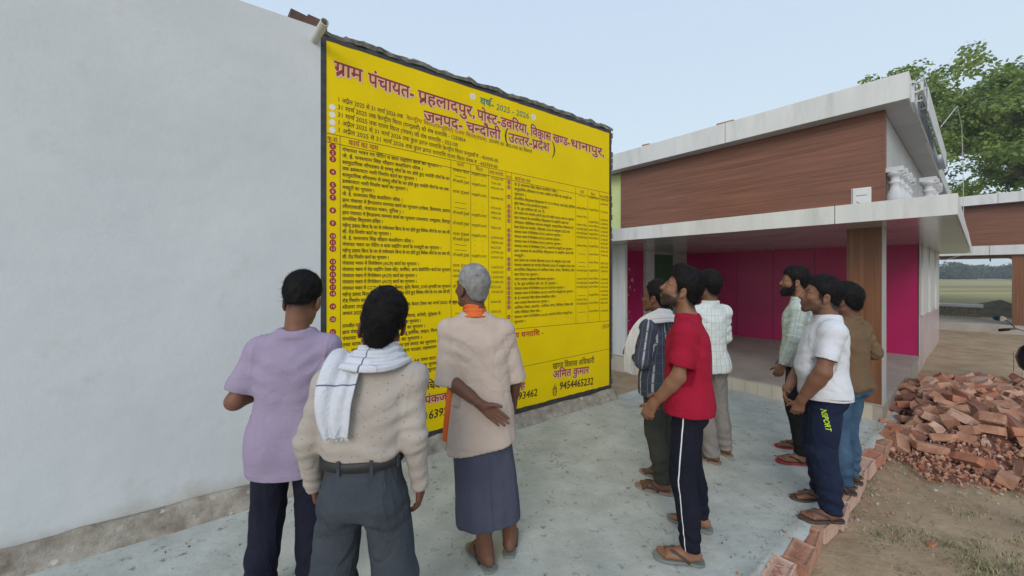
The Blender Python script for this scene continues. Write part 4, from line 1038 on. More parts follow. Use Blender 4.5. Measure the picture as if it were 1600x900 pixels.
# ---- head
def head(F,c,R,sc=1.0,thin=1.0):
    def T(x,y,z): return c+R@(np.array([x*thin,y,z])*sc)
    A=lambda *r: np.array(r)*sc
    b=lambda p,r,k=.012,op='add': F.ball(T(*p),A(*r),k*sc,op,R)
    cn=lambda p,q,ra,rb,k=.012,op='add': F.cone(T(*p),T(*q),ra*sc,rb*sc,k*sc,op)
    b((0,-.012,.045),(.074*thin,.094,.080))
    b((0,.030,-.020),(.058*thin,.060,.080),.03)
    b((0,.020,-.05),(.056*thin,.055,.045),.02)
    for s in (-1,1):
        cn((s*.054,.0,-.055),(s*.022,.066,-.096),.016,.015,.02)
        b((s*.040,.062,-.022),(.022,.022,.018),.02)
        cn((s*.042,.074,.022),(s*.012,.084,.022),.010,.010,.012)
    b((0,.068,-.098),(.024,.019,.018),.018)
    cn((0,.084,.020),(0,.106,-.022),.009,.0115,.012)
    b((0,.106,-.028),(.0125,.012,.010),.006)
    for s in (-1,1): b((s*.0125,.096,-.031),(.008,.010,.008),.005)
    b((0,.076,-.056),(.031,.021,.030),.014); b((0,.088,-.046),(.016,.010,.012),.008)
    b((0,.0935,-.0555),(.021,.0065,.0055),.005); b((0,.0925,-.0665),(.018,.0065,.0065),.005)
    cn((-.022,.095,-.0612),(.022,.095,-.0612),.0020,.0020,.002,'sub')
    for s in (-1,1):
        b((s*.031,.094,.006),(.016,.013,.011),.010,'sub'); b((s*.031,.0745,.005),(.0145,.0135,.0125),.003)
        # ear: rim, lobe, hollow
        e=Matrix.Rotation(math.radians(12)*1,3,'X'); 
        b((s*.079,-.008,-.006),(.010,.020,.032),.004); b((s*.077,-.002,-.034),(.007,.010,.012),.004)
        b((s*.088,-.004,-.004),(.008,.011,.019),.004,'sub')
    return T
def hand(F,w,d,up,side,sc=1.0,curl=(.5,.5,.5,.5),thumb=.3,spread=1.0,bend=0.0):
    """w wrist, d direction of the fingers, up back-of-hand normal, side=+1 if the thumb lies on +cross(d,up)"""
    w=np.array(w,float); d=np.array(d,float); d/=np.linalg.norm(d); up=np.array(up,float); up-=d*np.dot(up,d); up/=np.linalg.norm(up)
    x=np.cross(d,up)*side
    def T(a,b,c): return w+sc*(x*a+d*b+up*c)
    # palm: four metacarpals and the thumb mound
    bx_=[.030,.0105,-.0095,-.0285]; ln=[(.040,.024,.020),(.045,.028,.021),(.042,.026,.021),(.032,.020,.018)]; r0=[.0098,.0102,.0098,.0086]
    F.cone(T(0,-.03,0),T(0,.008,0),.025*sc,.024*sc,.012)
    for i in range(4):
        F.cone(T(bx_[i]*.55,.005,0),T(bx_[i],.082-(.004 if i in (0,2) else (.012 if i==3 else 0)),0),.0145*sc,.0115*sc,.010)
    F.cone(T(.012,.012,-.006),T(.040,.045,-.012),.016*sc,.013*sc,.010)
    for i in range(4):
        p=T(bx_[i]*spread,.082-(.004 if i in (0,2) else (.012 if i==3 else 0)),0); ang=curl[i]*.6; dirx=x*(bx_[i]*2.2*(spread-.6)); r=r0[i]*sc
        for j,l in enumerate(ln[i]):
            v=d*math.cos(ang)-up*math.sin(ang)+dirx*(1 if j==0 else .6); v/=np.linalg.norm(v); q=p+v*l*sc; F.cone(p,q,r,r*.92,.0025 if j else .004); p=q; r*=.92; ang+=curl[i]*(1.0 if j==0 else .7)
    p=T(.036,.034,-.010); v=x*(.75-thumb*.5)+d*.75-up*(.2+.5*thumb); v/=np.linalg.norm(v); q=p+v*.036*sc; F.cone(p,q,.0125*sc,.0108*sc,.006)
    v2=v+d*.35-up*.25*thumb; v2/=np.linalg.norm(v2); F.cone(q,q+v2*.027*sc,.0108*sc,.0088*sc,.003)
def foot(F,a,yaw,sc=1.0,toes=True,lift=.016):
    """a: ankle position on the ground plane (x,y); yaw of the toe direction; sole thickness lift"""
    d=np.array([-math.sin(yaw),math.cos(yaw),0]); x=np.array([math.cos(yaw),math.sin(yaw),0]); o=np.array([a[0],a[1],lift])
    T=lambda p,q,r: o+sc*(x*p+d*q+np.array([0,0,r]))
    F.ball(T(0,-.035,.028),(.030*sc,.034*sc,.029*sc),.01,R=np.stack([x,d,[0,0,1]],1))
    F.cone(T(0,-.02,.045),T(0,.0,.085),.034*sc,.034*sc,.02)
    F.cone(T(0,.01,.045),T(0,.11,.022),.034*sc,.024*sc,.02,flat=(np.array([0,0,1.]),1.1))
    F.cone(T(-.018,.0,.02),T(-.022,.115,.018),.019*sc,.018*sc,.015); F.cone(T(.02,.0,.02),T(.026,.12,.018),.018*sc,.019*sc,.015)
    for s in (-1,1): F.ball(T(s*.030,-.0,.070),(.011,.014,.014),.012)
    if toes:
        for s in (1,-1):
            pass
        xs=[.030,.011,-.004,-.018,-.031]; ls=[.170,.168,.160,.150,.138]; rs=[.0135,.0095,.009,.0085,.0085]
        return T,xs,ls,rs
def toes(F,a,yaw,side,sc=1.0,lift=.016):
    T,xs,ls,rs=foot(F,a,yaw,sc,True,lift)
    for i in range(5): # side=+1: right foot, big toe on its inner (-x) side
        X=-side*xs[i]; F.cone(T(X,.115,.018),T(X*1.08,ls[i]-.006,.011),rs[i]*sc*1.15,rs[i]*sc,.006)
def sandal(parent,a,yaw,side,ms,mst,name='sandal',thick=.016,kind='thong'):
    d=Vector((-math.sin(yaw),math.cos(yaw),0)); x=Vector((math.cos(yaw),math.sin(yaw),0)); o=Vector((a[0],a[1],0))
    T=lambda p,q,r=0: o+x*p+d*q+Vector((0,0,r))
    out=[(-.001,-.078,.0),(.030,-.070,0),(.040,-.040,0),(.036,.02,0),(.044,.09,0),(.046,.135,0),(.034,.175,0),(.008,.192,0),(-.022,.183,0),(-.040,.155,0),(-.045,.11,0),(-.034,.03,0),(-.037,-.04,0),(-.028,-.070,0)]
    # closed smooth outline
    n=len(out); pts=[]
    for i in range(n):
        p0,p1,p2,p3=[Vector(out[(i+k-1)%n]) for k in range(4)]
        for t in (0,.33,.66): pts.append(.5*((2*p1)+(p2-p0)*t+(2*p0-5*p1+4*p2-p3)*t*t+(3*p1-p0-3*p2+p3)*t**3))
    m=len(pts); mb=MB(); g=(-side)
    vs=[T(p.x*g*.99,p.y,.001) for p in pts]+[T(p.x*g*1.03,p.y,thick*.5) for p in pts]+[T(p.x*g,p.y,thick) for p in pts]
    fs=[tuple(range(m))[::-1],tuple(range(2*m,3*m))]+[(i,(i+1)%m,m+(i+1)%m,m+i) for i in range(m)]+[(m+i,m+(i+1)%m,2*m+(i+1)%m,2*m+i) for i in range(m)]
    mb.add(vs,fs); s=mb.build(name,ms,parent)
    st=MB()
    if kind=='thong':
        for sd in (-1,1): st.tube([T(sd*.036,.005,thick-.004),T(sd*.037,.035,.040),T(sd*.022,.085,.058),T(-side*.016,.128,.044),T(-side*.018,.135,thick-.002)],[.0065,.0085,.009,.006,.005],8)
    elif kind=='cross':
        for sd in (-1,1): st.tube([T(-sd*.040,.02,thick-.004),T(-sd*.040,.05,.040),T(0,.085,.062),T(sd*.043,.115,.035),T(sd*.044,.125,thick-.004)],[.010,.013,.014,.013,.010],8)
    else:
        st.tube([T(-.044,.09,thick-.002),T(-.036,.10,.045),T(0,.105,.062),T(.036,.10,.045),T(.044,.09,thick-.002)],[.02,.024,.026,.024,.02],8)
        st.tube([T(-.040,-.02,thick-.002),T(-.036,.01,.06),T(0,.03,.085),T(.036,.01,.06),T(.040,-.02,thick-.002)],.012,8)
        st.tube([T(-.036,-.01,.05),T(-.03,-.055,.05),T(0,-.073,.052),T(.03,-.055,.05),T(.036,-.01,.05)],.008,8)
    st.build('strap',mst,s,smooth=True); return s
# ---- folds
ROTF=np.array(Euler((.5,.6,.4)).to_matrix())
def displace(P,F,fn):
    N=vnormals(P,F); return P+N*fn(P,N)[:,None]
def folds(amp=.004,seed=0,vert=(9,9,2.2),crease=.5):
    def f(P,N):
        q=P+.03*np.stack([noise(P*5,seed+9),noise(P*5,seed+8),noise(P*5,seed+7)],1)
        a=fbm(q*np.array(vert),seed,3); mk_=np.clip(noise(q*3.1,seed+12)*2+.6,0,1.2)
        q2=q+.05*np.stack([noise(P*3+5,seed+19),0*P[:,0],noise(P*3,seed+17)],1)
        b=np.exp(-(noise(q2*np.array([5,5,4.])+3,seed+2)/.11)**2); c=np.exp(-(noise(q2@ROTF*np.array([9,6,12.])+1,seed+5)/.10)**2)
        return amp*(a*.8+crease*1.3*b*mk_+crease*1.0*c*(1.2-mk_)-crease*.4)
    return f
def bunch(z0,w,freq,amp,seed=0,ax=2):
    def f(P,N):
        ph=2.2*noise(P*[7,7,3],seed); return amp*np.exp(-((P[:,ax]-z0)/w)**2)*np.sin(P[:,ax]*freq+ph*2.5+P[:,0]*9)
    return f
# ---- hair
HL=[(-.12,-.062),(-.085,-.066),(-.06,-.055),(-.035,-.02),(-.028,.010),(.004,.016),(.012,-.012),(.028,-.012),(.034,.022),(.050,.048),(.060,.062),(.078,.070),(.12,.078)]
def hair(parent,c,R,sc,m,seed=0,line=None,thick=.011,top=.012,shape_fn=None,spike=.004,strands=1400,slen=.022,h=.005,flow=(0,-.6,-.3),thin=1.0,bald=None):
    line=line or HL; lx=np.array([a for a,b in line]); lz=np.array([b for a,b in line])
    Fh=Field(np.array([-.14,-.17,-.12])*sc,np.array([.14,.15,.21])*sc,h)
    sh=lambda x,y,z: np.array([x*thin,y,z])*sc
    Fh.ball(sh(0,-.014,.047),(np.array([.074*thin,.094,.080])+thick)*sc,.01)
    Fh.ball(sh(0,-.004,.075),(np.array([.060*thin,.080,.066])+top)*sc,.02)
    Fh.ball(sh(0,-.055,-.01),(np.array([.052*thin,.045,.055])+thick*.5)*sc,.02)
    if shape_fn: shape_fn(Fh,sh,sc)
    # trim below the hair line
    ax=[Fh.lo[i]+np.arange(Fh.n[i])*h for i in range(3)]; X,Y,Z=np.meshgrid(*ax,indexing='ij')
    pl=(np.interp(Y/sc,lx,lz)*sc-Z)
    Fh.d=np.maximum(Fh.d,(pl*.8).astype(np.float32))
    if bald is not None: Fh.ball(sh(*bald[0]),np.array(bald[1])*sc,.012,'sub')
    P,Q=Fh.mesh()
    if len(P)==0: return None
    N=vnormals(P,Q); s=noise(P*[70,70,45],seed)*.7+noise(P*[120,120,80],seed+1)*.3
    edge=np.clip((P[:,2]-np.interp(P[:,1]/sc,lx,lz)*sc)/.02,0,1)
    P2=P+N*(spike*s*(.3+.7*edge))[:,None]
    r=np.random.default_rng(seed); 
    W=P2
    if strands:     # loose strands lying on the surface
        strands=int(strands*2.2); idx=r.choice(len(P),strands); p=P2[idx]; n=N[idx]; fl=np.array(flow)[None,:]+r.normal(size=(strands,3))*.45
        t=fl-n*(fl*n).sum(1)[:,None]*.8; t/=np.linalg.norm(t,axis=1)[:,None]; w=np.cross(n,t); w/=np.maximum(np.linalg.norm(w,axis=1),1e-6)[:,None]
        L=slen*r.uniform(.5,1.3,(strands,1)); wd=.0010; lift=r.uniform(.02,.26,(strands,1))
        m1=p+t*L*.5+n*L*lift*1.1; e=p+t*L+n*L*lift
        VV=np.stack([p-n*.002-w*wd,p-n*.002+w*wd,m1+w*wd*.8,m1-w*wd*.8,e+w*wd*.15,e-w*wd*.15],1).reshape(-1,3)
        i0=len(P)+np.arange(strands)*6; FF=np.concatenate([np.stack([i0,i0+1,i0+2,i0+3],1),np.stack([i0+3,i0+2,i0+4,i0+5],1)])
        W=np.concatenate([P2,VV]); Q=np.concatenate([Q,FF])
    o=mk('hair',W@R.T+c,Q,m,parent,smooth=True)
    return o
def eyes(parent,T,R,c,sc=1.0):
    wm=M['eye']; 
    for s in (-1,1):
        mb=MB(); cc=T(s*.031,.0752,.004); n=10
        vs=[];fs=[]; r=.0127*sc
        for i in range(7):
            ph=math.pi*.5*i/6
            for k in range(n): a=2*math.pi*k/n; vs.append(cc+R@(np.array([math.sin(ph)*math.cos(a)*1.0,math.cos(ph),math.sin(ph)*math.sin(a)*.50])*r))
        for i in range(6):
            for k in range(n): fs.append((i*n+k,i*n+(k+1)%n,(i+1)*n+(k+1)%n,(i+1)*n+k))
        mi=[1 if i<2 else 0 for i in range(6) for k in range(n)]
        mb.add(vs,fs); mb.mi=mi; mb.build('eye',[M['eye'],M['iris']],parent,smooth=True)
def brows(parent,T,R,m,sc=1.0):
    mb=MB(); r=random.Random(2)
    for s in (-1,1):
        for k in range(60):
            t=k/60; x=s*(.012+.036*t); z=.024+.007*math.sin(t*2.6)+r.uniform(-.003,.003); y=.0935-.018*t*t
            p=T(x,y,z); q=T(x+s*.007,y-.001,z+.002); w=R@np.array([0,0,.0012]); mb.add([p-w,p+w,q],[(0,1,2)])
    mb.build('eyebrows',m,parent)
M['eye']=mat('eye_white',(.30,.275,.25),rough=.2); M['iris']=mat('iris',(.015,.01,.008),rough=.1)
def skin(name,a,b,beard=None):
    m=mat(name,a,b,scale=11,rough=.52,spec=.28,bump=.0008,bscale=160,contrast=(.3,.7)); t=m.node_tree; bs=t.nodes['Principled BSDF']
    bs.inputs['Subsurface Weight'].default_value=.06; bs.inputs['Subsurface Radius'].default_value=(.02,.008,.004); bs.inputs['Subsurface Scale'].default_value=.4
    at=t.nodes.new('ShaderNodeAttribute'); at.attribute_name='tint'; src=bs.inputs['Base Color'].links[0].from_socket
    sp=t.nodes.new('ShaderNodeSeparateXYZ'); t.links.new(at.outputs['Vector'],sp.inputs[0])
    m1=t.nodes.new('ShaderNodeMix'); m1.data_type='RGBA'; m1.inputs[7].default_value=(.018,.013,.012,1); t.links.new(src,m1.inputs[6]); t.links.new(sp.outputs[0],m1.inputs[0])
    m2=t.nodes.new('ShaderNodeMix'); m2.data_type='RGBA'; m2.inputs[7].default_value=(.20,.075,.065,1); t.links.new(m1.outputs[2],m2.inputs[6]); t.links.new(sp.outputs[1],m2.inputs[0])
    t.links.new(m2.outputs[2],bs.inputs['Base Color']); return m
M['skin_a']=skin('skin_brown',(.21,.098,.057),(.275,.138,.085)); M['skin_b']=skin('skin_dark',(.12,.053,.034),(.165,.078,.05)); M['skin_c']=skin('skin_medium',(.165,.076,.046),(.22,.107,.067))
M['hair_black']=mat('black_hair',(.005,.0045,.005),(.011,.010,.011),scale=40,rough=.65,spec=.15)
M['hair_grey']=mat('grey_hair',(.16,.155,.155),(.36,.355,.35),scale=25,rough=.8,contrast=(.25,.7))
def cloth(name,c1,c2,pattern=None,rough=.85,weave=1):
    """fabric; pattern(node_tree, cuv_vector_socket, colour_socket) -> colour socket"""
    m=mat(name,c1,c2,scale=5,rough=rough,spec=.14,bump=.0007*weave,bscale=260,contrast=(.3,.7)); t=m.node_tree; bs=t.nodes['Principled BSDF']; 
    # crumpled folds: two sizes of ridged noise through the bump chain
    tc=t.nodes.new('ShaderNodeTexCoord'); prev=None; last=[n for n in t.nodes if n.type=='BUMP'][0]
    for sc_,st_,ds_,dist_ in ((4.5,(1,1,.55),1.4,.017*weave),(11,(1,.8,1.2),1.0,.0055*weave)):
        mp_=t.nodes.new('ShaderNodeMapping'); mp_.inputs['Scale'].default_value=st_; mp_.inputs['Rotation'].default_value=(.3,.5*ds_,.2); t.links.new(tc.outputs['Object'],mp_.inputs[0])
        nz=t.nodes.new('ShaderNodeTexNoise'); nz.inputs['Scale'].default_value=sc_; nz.inputs['Detail'].default_value=3; nz.inputs['Distortion'].default_value=ds_; t.links.new(mp_.outputs[0],nz.inputs[0])
        sb=t.nodes.new('ShaderNodeMath'); sb.operation='SUBTRACT'; sb.inputs[1].default_value=.5; t.links.new(nz.outputs[0],sb.inputs[0]); ab=t.nodes.new('ShaderNodeMath'); ab.operation='ABSOLUTE'; t.links.new(sb.outputs[0],ab.inputs[0])
        pw=t.nodes.new('ShaderNodeMath'); pw.operation='POWER'; pw.inputs[1].default_value=.7; t.links.new(ab.outputs[0],pw.inputs[0])
        bb=t.nodes.new('ShaderNodeBump'); bb.inputs['Distance'].default_value=dist_; bb.invert=True; t.links.new(pw.outputs[0],bb.inputs['Height'])
        if prev: t.links.new(prev.outputs[0],bb.inputs['Normal'])
        prev=bb
    t.links.new(prev.outputs[0],last.inputs['Normal'])
    if pattern:
        at=t.nodes.new('ShaderNodeAttribute'); at.attribute_name='cuv'; src=bs.inputs['Base Color'].links[0].from_socket; t.links.new(pattern(t,at.outputs['Vector'],src),bs.inputs['Base Color'])
    return m
def stripes(axis,period,duty,colour,soft=.12,offset=0,strength=1.0):
    def f(t,vec,col):
        sp=t.nodes.new('ShaderNodeSeparateXYZ'); t.links.new(vec,sp.inputs[0])
        def mth(op,a,b=None):
            n=t.nodes.new('ShaderNodeMath'); n.operation=op
            for i,q in enumerate((a,b)):
                if q is None: continue
                if isinstance(q,(int,float)): n.inputs[i].default_value=q
                else: t.links.new(q,n.inputs[i])
            return n.outputs[0]
        u=mth('DIVIDE',mth('ADD',sp.outputs[axis],offset+10),period); fr=mth('FRACT',u); dd=mth('ABSOLUTE',mth('SUBTRACT',fr,.5))
        mr=t.nodes.new('ShaderNodeMapRange'); mr.inputs[1].default_value=duty*.5*(1+soft); mr.inputs[2].default_value=duty*.5*(1-soft); t.links.new(dd,mr.inputs[0])
        k=mth('MULTIPLY',mr.outputs[0],strength)
        mx=t.nodes.new('ShaderNodeMix'); mx.data_type='RGBA'; mx.inputs[7].default_value=(*colour,1); t.links.new(col,mx.inputs[6]); t.links.new(k,mx.inputs[0]); return mx.outputs[2]
    return f
def chain(*fs):
    def f(t,v,c):
        for g in fs: c=g(t,v,c)
        return c
    return f
def dots(period,rad,colour):
    def f(t,vec,col):
        v=t.nodes.new('ShaderNodeTexVoronoi'); v.voronoi_dimensions='2D'; v.inputs['Scale'].default_value=1/period; v.inputs['Randomness'].default_value=.75; t.links.new(vec,v.inputs['Vector'])
        mr=t.nodes.new('ShaderNodeMapRange'); mr.inputs[1].default_value=rad*1.25; mr.inputs[2].default_value=rad*.85; t.links.new(v.outputs['Distance'],mr.inputs[0])
        mx=t.nodes.new('ShaderNodeMix'); mx.data_type='RGBA'; mx.inputs[7].default_value=(*colour,1); t.links.new(col,mx.inputs[6]); t.links.new(mr.outputs[0],mx.inputs[0]); return mx.outputs[2]
    return f
# ---- sheets of cloth (towels, scarves): centre path, width directions, with folds along the length
def ribbon(name,path,wdir,width,m,parent,thick=.004,nf=5,fa=.006,seed=0,nu=26,sub=5,fringe=0,ndir=None):
    path=[np.array(p,float) for p in path]; wdir=[np.array(w,float) for w in wdir]
    # resample with catmull-rom
    def cr(L,t):
        n=len(L)-1; i=min(int(t*n),n-1); u=t*n-i; p0=L[max(i-1,0)];p1=L[i];p2=L[i+1];p3=L[min(i+2,n)]
        return .5*((2*p1)+(p2-p0)*u+(2*p0-5*p1+4*p2-p3)*u*u+(3*p1-p0-3*p2+p3)*u**3)
    nv=sub*(len(path)-1)+1; C=np.array([cr(path,i/(nv-1)) for i in range(nv)]); Wd=np.array([cr(wdir,i/(nv-1)) for i in range(nv)]); Wd/=np.linalg.norm(Wd,axis=1)[:,None]
    wl=width if isinstance(width,(list,tuple)) else [width]*len(path); WW=np.array([cr([np.array([q]) for q in wl],i/(nv-1))[0] for i in range(nv)])
    Tn=np.gradient(C,axis=0); Tn/=np.linalg.norm(Tn,axis=1)[:,None]; Nn=np.cross(Tn,Wd); Nn/=np.linalg.norm(Nn,axis=1)[:,None]
    u=np.linspace(-.5,.5,nu); ln=np.cumsum(np.r_[0,np.linalg.norm(np.diff(C,axis=0),axis=1)])
    U,Vv=np.meshgrid(u,ln); q=np.stack([U.ravel()*nf,Vv.ravel()*3,0*U.ravel()+seed],1)
    f=(np.sin(U.ravel()*nf*6.28+2.5*noise(q*[.7,1.2,1],seed))*.6+noise(q*[1.6,1,1],seed+3)*.8)*fa
    P=(C[:,None,:]+Wd[:,None,:]*(u[None,:]*WW[:,None])[:,:,None]).reshape(-1,3)+np.repeat(Nn,nu,0)*f[:,None]
    I=np.arange((nv-1)*nu).reshape(nv-1,nu)[:,:-1].ravel(); Q=np.stack([I,I+1,I+nu+1,I+nu],1)
    NN=vnormals(P,Q); n=len(P); P2=np.concatenate([P+NN*thick*.5,P-NN*thick*.5]); Q2=[Q,Q[:,::-1]+n]
    bd=[(i,i+1) for i in range(nu-1)]+[((k+1)*nu-1,(k+2)*nu-1) for k in range(nv-1)]+[((nv-1)*nu+i+1,(nv-1)*nu+i) for i in range(nu-1)]+[((k+1)*nu,k*nu) for k in range(nv-1)]
    Q2.append(np.array([(b,a,a+n,b+n) for a,b in bd])); 
    uv=np.stack([U.ravel()*np.repeat(WW,nu),Vv.ravel(),0*U.ravel()],1)
    o=mk(name,P2,np.concatenate(Q2),m,parent,{'cuv':np.concatenate([uv,uv])})
    if fringe:
        r=random.Random(seed); mb=MB(); base=(nv-1)*nu
        for k in range(60):
            i=base+r.randrange(nu); p=Vector(P[i])+Vector((r.uniform(-.003,.003),r.uniform(-.003,.003),0)); e=p+Vector(Tn[-1])*fringe*r.uniform(.6,1.2)+Vector((r.uniform(-.006,.006),r.uniform(-.006,.006),0)); w=Vector(Wd[-1])*.0012
            mb.add([p-w,p+w,e],[(0,1,2)])
        mb.build('fringe',m,o)
    return o
def cuv(P,torso_c,sleeves,r=.15):
    """fabric coordinates per vertex: round the trunk or along the nearest sleeve or leg"""
    u=np.arctan2(P[:,0]-torso_c[0],-(P[:,1]-torso_c[1]))*r; out=np.stack([u,P[:,2],0*u],1)
    best=np.full(len(P),9.)
    for (a,b,c,rr,lim) in sleeves:
        for (p,q,off) in ((a,b,0),(b,c,1)):
            p=np.array(p);q=np.array(q); d=q-p; L=np.linalg.norm(d); d=d/L; t=np.clip((P-p)@d,0,L); w=P-p-t[:,None]*d; dist=np.linalg.norm(w,axis=1)
            e1=np.cross(d,[0,1,0.]); e1/=np.linalg.norm(e1); e2=np.cross(d,e1); ang=np.arctan2(w@e2,w@e1)
            ok=(dist<rr)&(np.abs(P[:,0])>lim)&(dist<best); out[ok]=np.stack([ang*.06,t+off*.3,1+0*t],1)[ok]; best[ok]=dist[ok]
    return out
def limb(F,pts,rs,k=.02,op='add',flat=None):
    for a,b,r,q in zip(pts[:-1],pts[1:],rs[:-1],rs[1:]): F.cone(a,b,r,q,k,op,flat)
def person(label, root, rz, H, skinm, head_y=0, head_p=0, head_off=(0,0.0), feet=(), arms=(), hairkw=None, hairm=None, seed=0, group=None,
           z0=0, shirt=None, trousers=None, sandals=None, beard=0, brow=True, hs=1.0, lean=0, body_h=.0048, name='person', neck=1.0, thinhead=1.0, bare=True, toe=True):
    """root: (x,y) between the feet; rz: heading, 0 = away from the viewer; feet: [(x,y,yaw)] in world terms, left then right;
    arms: [(elbow, wrist, hand dir, back-of-hand, curl, thumbside)] left then right, in the person's own axes"""
    P=empty(name,(root[0],root[1],z0),rz); tag(P,label,'person',group)
    c,s=math.cos(-rz),math.sin(-rz)
    ft=[]
    for (x,y,yw) in feet:
        dx,dy=x-root[0],y-root[1]; ft.append((c*dx-s*dy,s*dx+c*dy,yw-rz))
    zn=.832*H; zs=.783*H; hz=.505*H
    hc=np.array([head_off[0],.018+head_off[1]+lean,H-.138*hs]); R=rot(head_y,head_p); hc=hc+np.array([-.03*math.sin(head_y)*math.cos(head_p)*0,-.022*math.sin(head_p)*2,-.012*abs(math.sin(head_p))])
    nb=np.array([0,-.012+lean,zn]); sh=[np.array([-.150,lean-.008,zs]),np.array([.150,lean-.008,zs])]
    hips=[np.array([-.080,0,hz]),np.array([.080,0,hz])]
    knees=[]; ankles=[]
    for i,(x,y,yw) in enumerate(ft):
        an=np.array([x,y,.085]); kn=hips[i]*.46+an*.54+np.array([0,.035,0]); kn[2]=.275*H; knees.append(kn); ankles.append(an)
    # ---------- body: one continuous skin
    B=Field((-.42,-.42,-.01),(.42,.45,H+.05),body_h)
    T=head(B,hc,R,hs,thinhead)
    B.cone(T(0,-.030,-.045),nb+[0,.0,-.035],.053*hs*neck,.053*neck,.03); B.cone(nb+[0,0,-.02],[0,0,hz],.055,.05,.02)
    B.cone(nb+[0,0,-.05],sh[0]+[.03,0,0],.045,.03,.03); B.cone(nb+[0,0,-.05],sh[1]-[.03,0,0],.045,.03,.03)
    for i in (0,1):
        e,w,hd,hu,cu,ths=arms[i][:6]; e=np.array(e,float); w=np.array(w,float)
        up=shirt.get('armr',(.044,.037,.034,.025)); 
        limb(B,[sh[i],e,w],[up[0]*.8,up[1],up[3]],.02)
        if shirt.get('sleeve')=='long': up=tuple(q*.80 for q in up[:3])+(up[3],)
        fo=e+(w-e)*.28; B.cone(e,fo,up[1],up[2]*1.14,.02); B.cone(fo,e+(w-e)*.7,up[2]*1.14,up[2]*.86,.02)
        hand(B,w+(w-e)/np.linalg.norm(w-e)*.012,hd,hu,ths,.94*H/1.7,cu if isinstance(cu,tuple) else (cu,)*4,thumb=.4,spread=1.0)
        lr=trousers.get('legcore',.045); limb(B,[[0,0,hz],hips[i],knees[i],ankles[i]],[.05,lr,lr*.9,.036],.02)
        if trousers.get('calf'): 
            cm=knees[i]*.68+ankles[i]*.32+[0,-.016,0]; B.cone(knees[i],cm,.045,.046,.03); B.cone(cm,ankles[i],.046,.034,.03)
        if toe: toes(B,(ft[i][0],ft[i][1]),ft[i][2],1 if i else -1,H/1.7)
        else: foot(B,(ft[i][0],ft[i][1]),ft[i][2],H/1.7)
    Pt,Q=B.mesh()
    # tints: beard shadow and lips in head coordinates
    L=(Pt-hc)@R/hs; x,y,z=np.abs(L[:,0]),L[:,1],L[:,2]
    t=np.zeros((len(Pt),3)); nn=noise(L*60,3)*.5+.5
    if beard:
        jaw=np.clip((-.038-z-.25*np.maximum(.03-y,0)+.02*(y>.09))/.012,0,1)*np.clip((y+.012)/.02,0,1)*np.clip((z+.135)/.02,0,1)
        side=np.clip((.012-np.abs(y-.012))/.008,0,1)*np.clip((.02-z)/.02,0,1)*(z>-.08)
        mou=np.clip(1-np.sqrt(((x-.0)/.026)**2+((z+.0445)/.0075)**2),0,1)*2.5*(y>.08)
        lip=(np.sqrt((x/.021)**2+((z+.061)/.010)**2)<1)&(y>.085)
        t[:,0]=np.clip(np.maximum(np.maximum(jaw,side),mou),0,1)*beard*(.75+.25*nn)*(~lip)
    lipm=np.clip(1.5-1.5*np.sqrt((x/.022)**2+((z+.061)/.0115)**2),0,1)*(y>.085); t[:,1]=lipm*.55
    # cropped hair shade on the nape and temples
    if hairkw:
        fd=hairkw.get('fade',.022); ln=hairkw.get('line') or HL; zl=np.interp(y,[a for a,b in ln],[b for a,b in ln]); t[:,0]=np.maximum(t[:,0],np.clip((z-zl+fd)/fd,0,1)**1.3*(y<.032)*.95*((x<.079)|(z>.03)))
    body=mk('body',Pt,Q,skinm,P,{'tint':t})
    eyes(P,T,R,hc,hs)
    if brow: brows(P,T,R,M['hair_black'] if hairm is not M['hair_grey'] else M['hair_grey'],hs)
    if hairkw is not None:
        kw={k:v for k,v in hairkw.items() if k!='fade'}
        hair(P,hc,R,hs,hairm or M['hair_black'],seed=seed+3,thin=thinhead,**kw)
    # ---------- upper garment
    S_=shirt; top=S_.get('secs'); hem=S_['hem']; w=S_.get('w',1.0); dp=S_.get('d',1.0); by=S_.get('belly',0)
    wz_=min(hem,min(a[1][2] for a in arms) if S_.get('sleeve')=='long' else hem)
    F=Field((-.40,-.34,wz_-.09),(.40,.42,H*.90),S_.get('h',.0062))
    secs=top or [(hem,0,.0,.172,.128),(.545*H,0,0,.168,.126),(.60*H,0,by*.5,.155,.112+by*.5),(.66*H,0,by*.3+lean*.5,.156,.112+by*.3),(.72*H,0,lean*.7,.162,.115),(.755*H,0,lean,.158,.106),(.782*H,0,lean-.006,.138,.082),(.808*H,0,lean-.01,.090,.068),(.832*H,0,lean-.012,.068,.062)]
    secs=[(z,cx,cy,a*w,b*dp) for z,cx,cy,a,b in secs if z>=hem-.001 or top]
    if S_.get('tuck'): secs=[(hem,0,0,.137,.100),(hem+.028,0,0,.146,.110)]+[q for q in secs if q[0]>hem+.05]
    F.loft(secs,.02,p=2.5)
    sl=S_.get('sleeve','short'); inf=[]
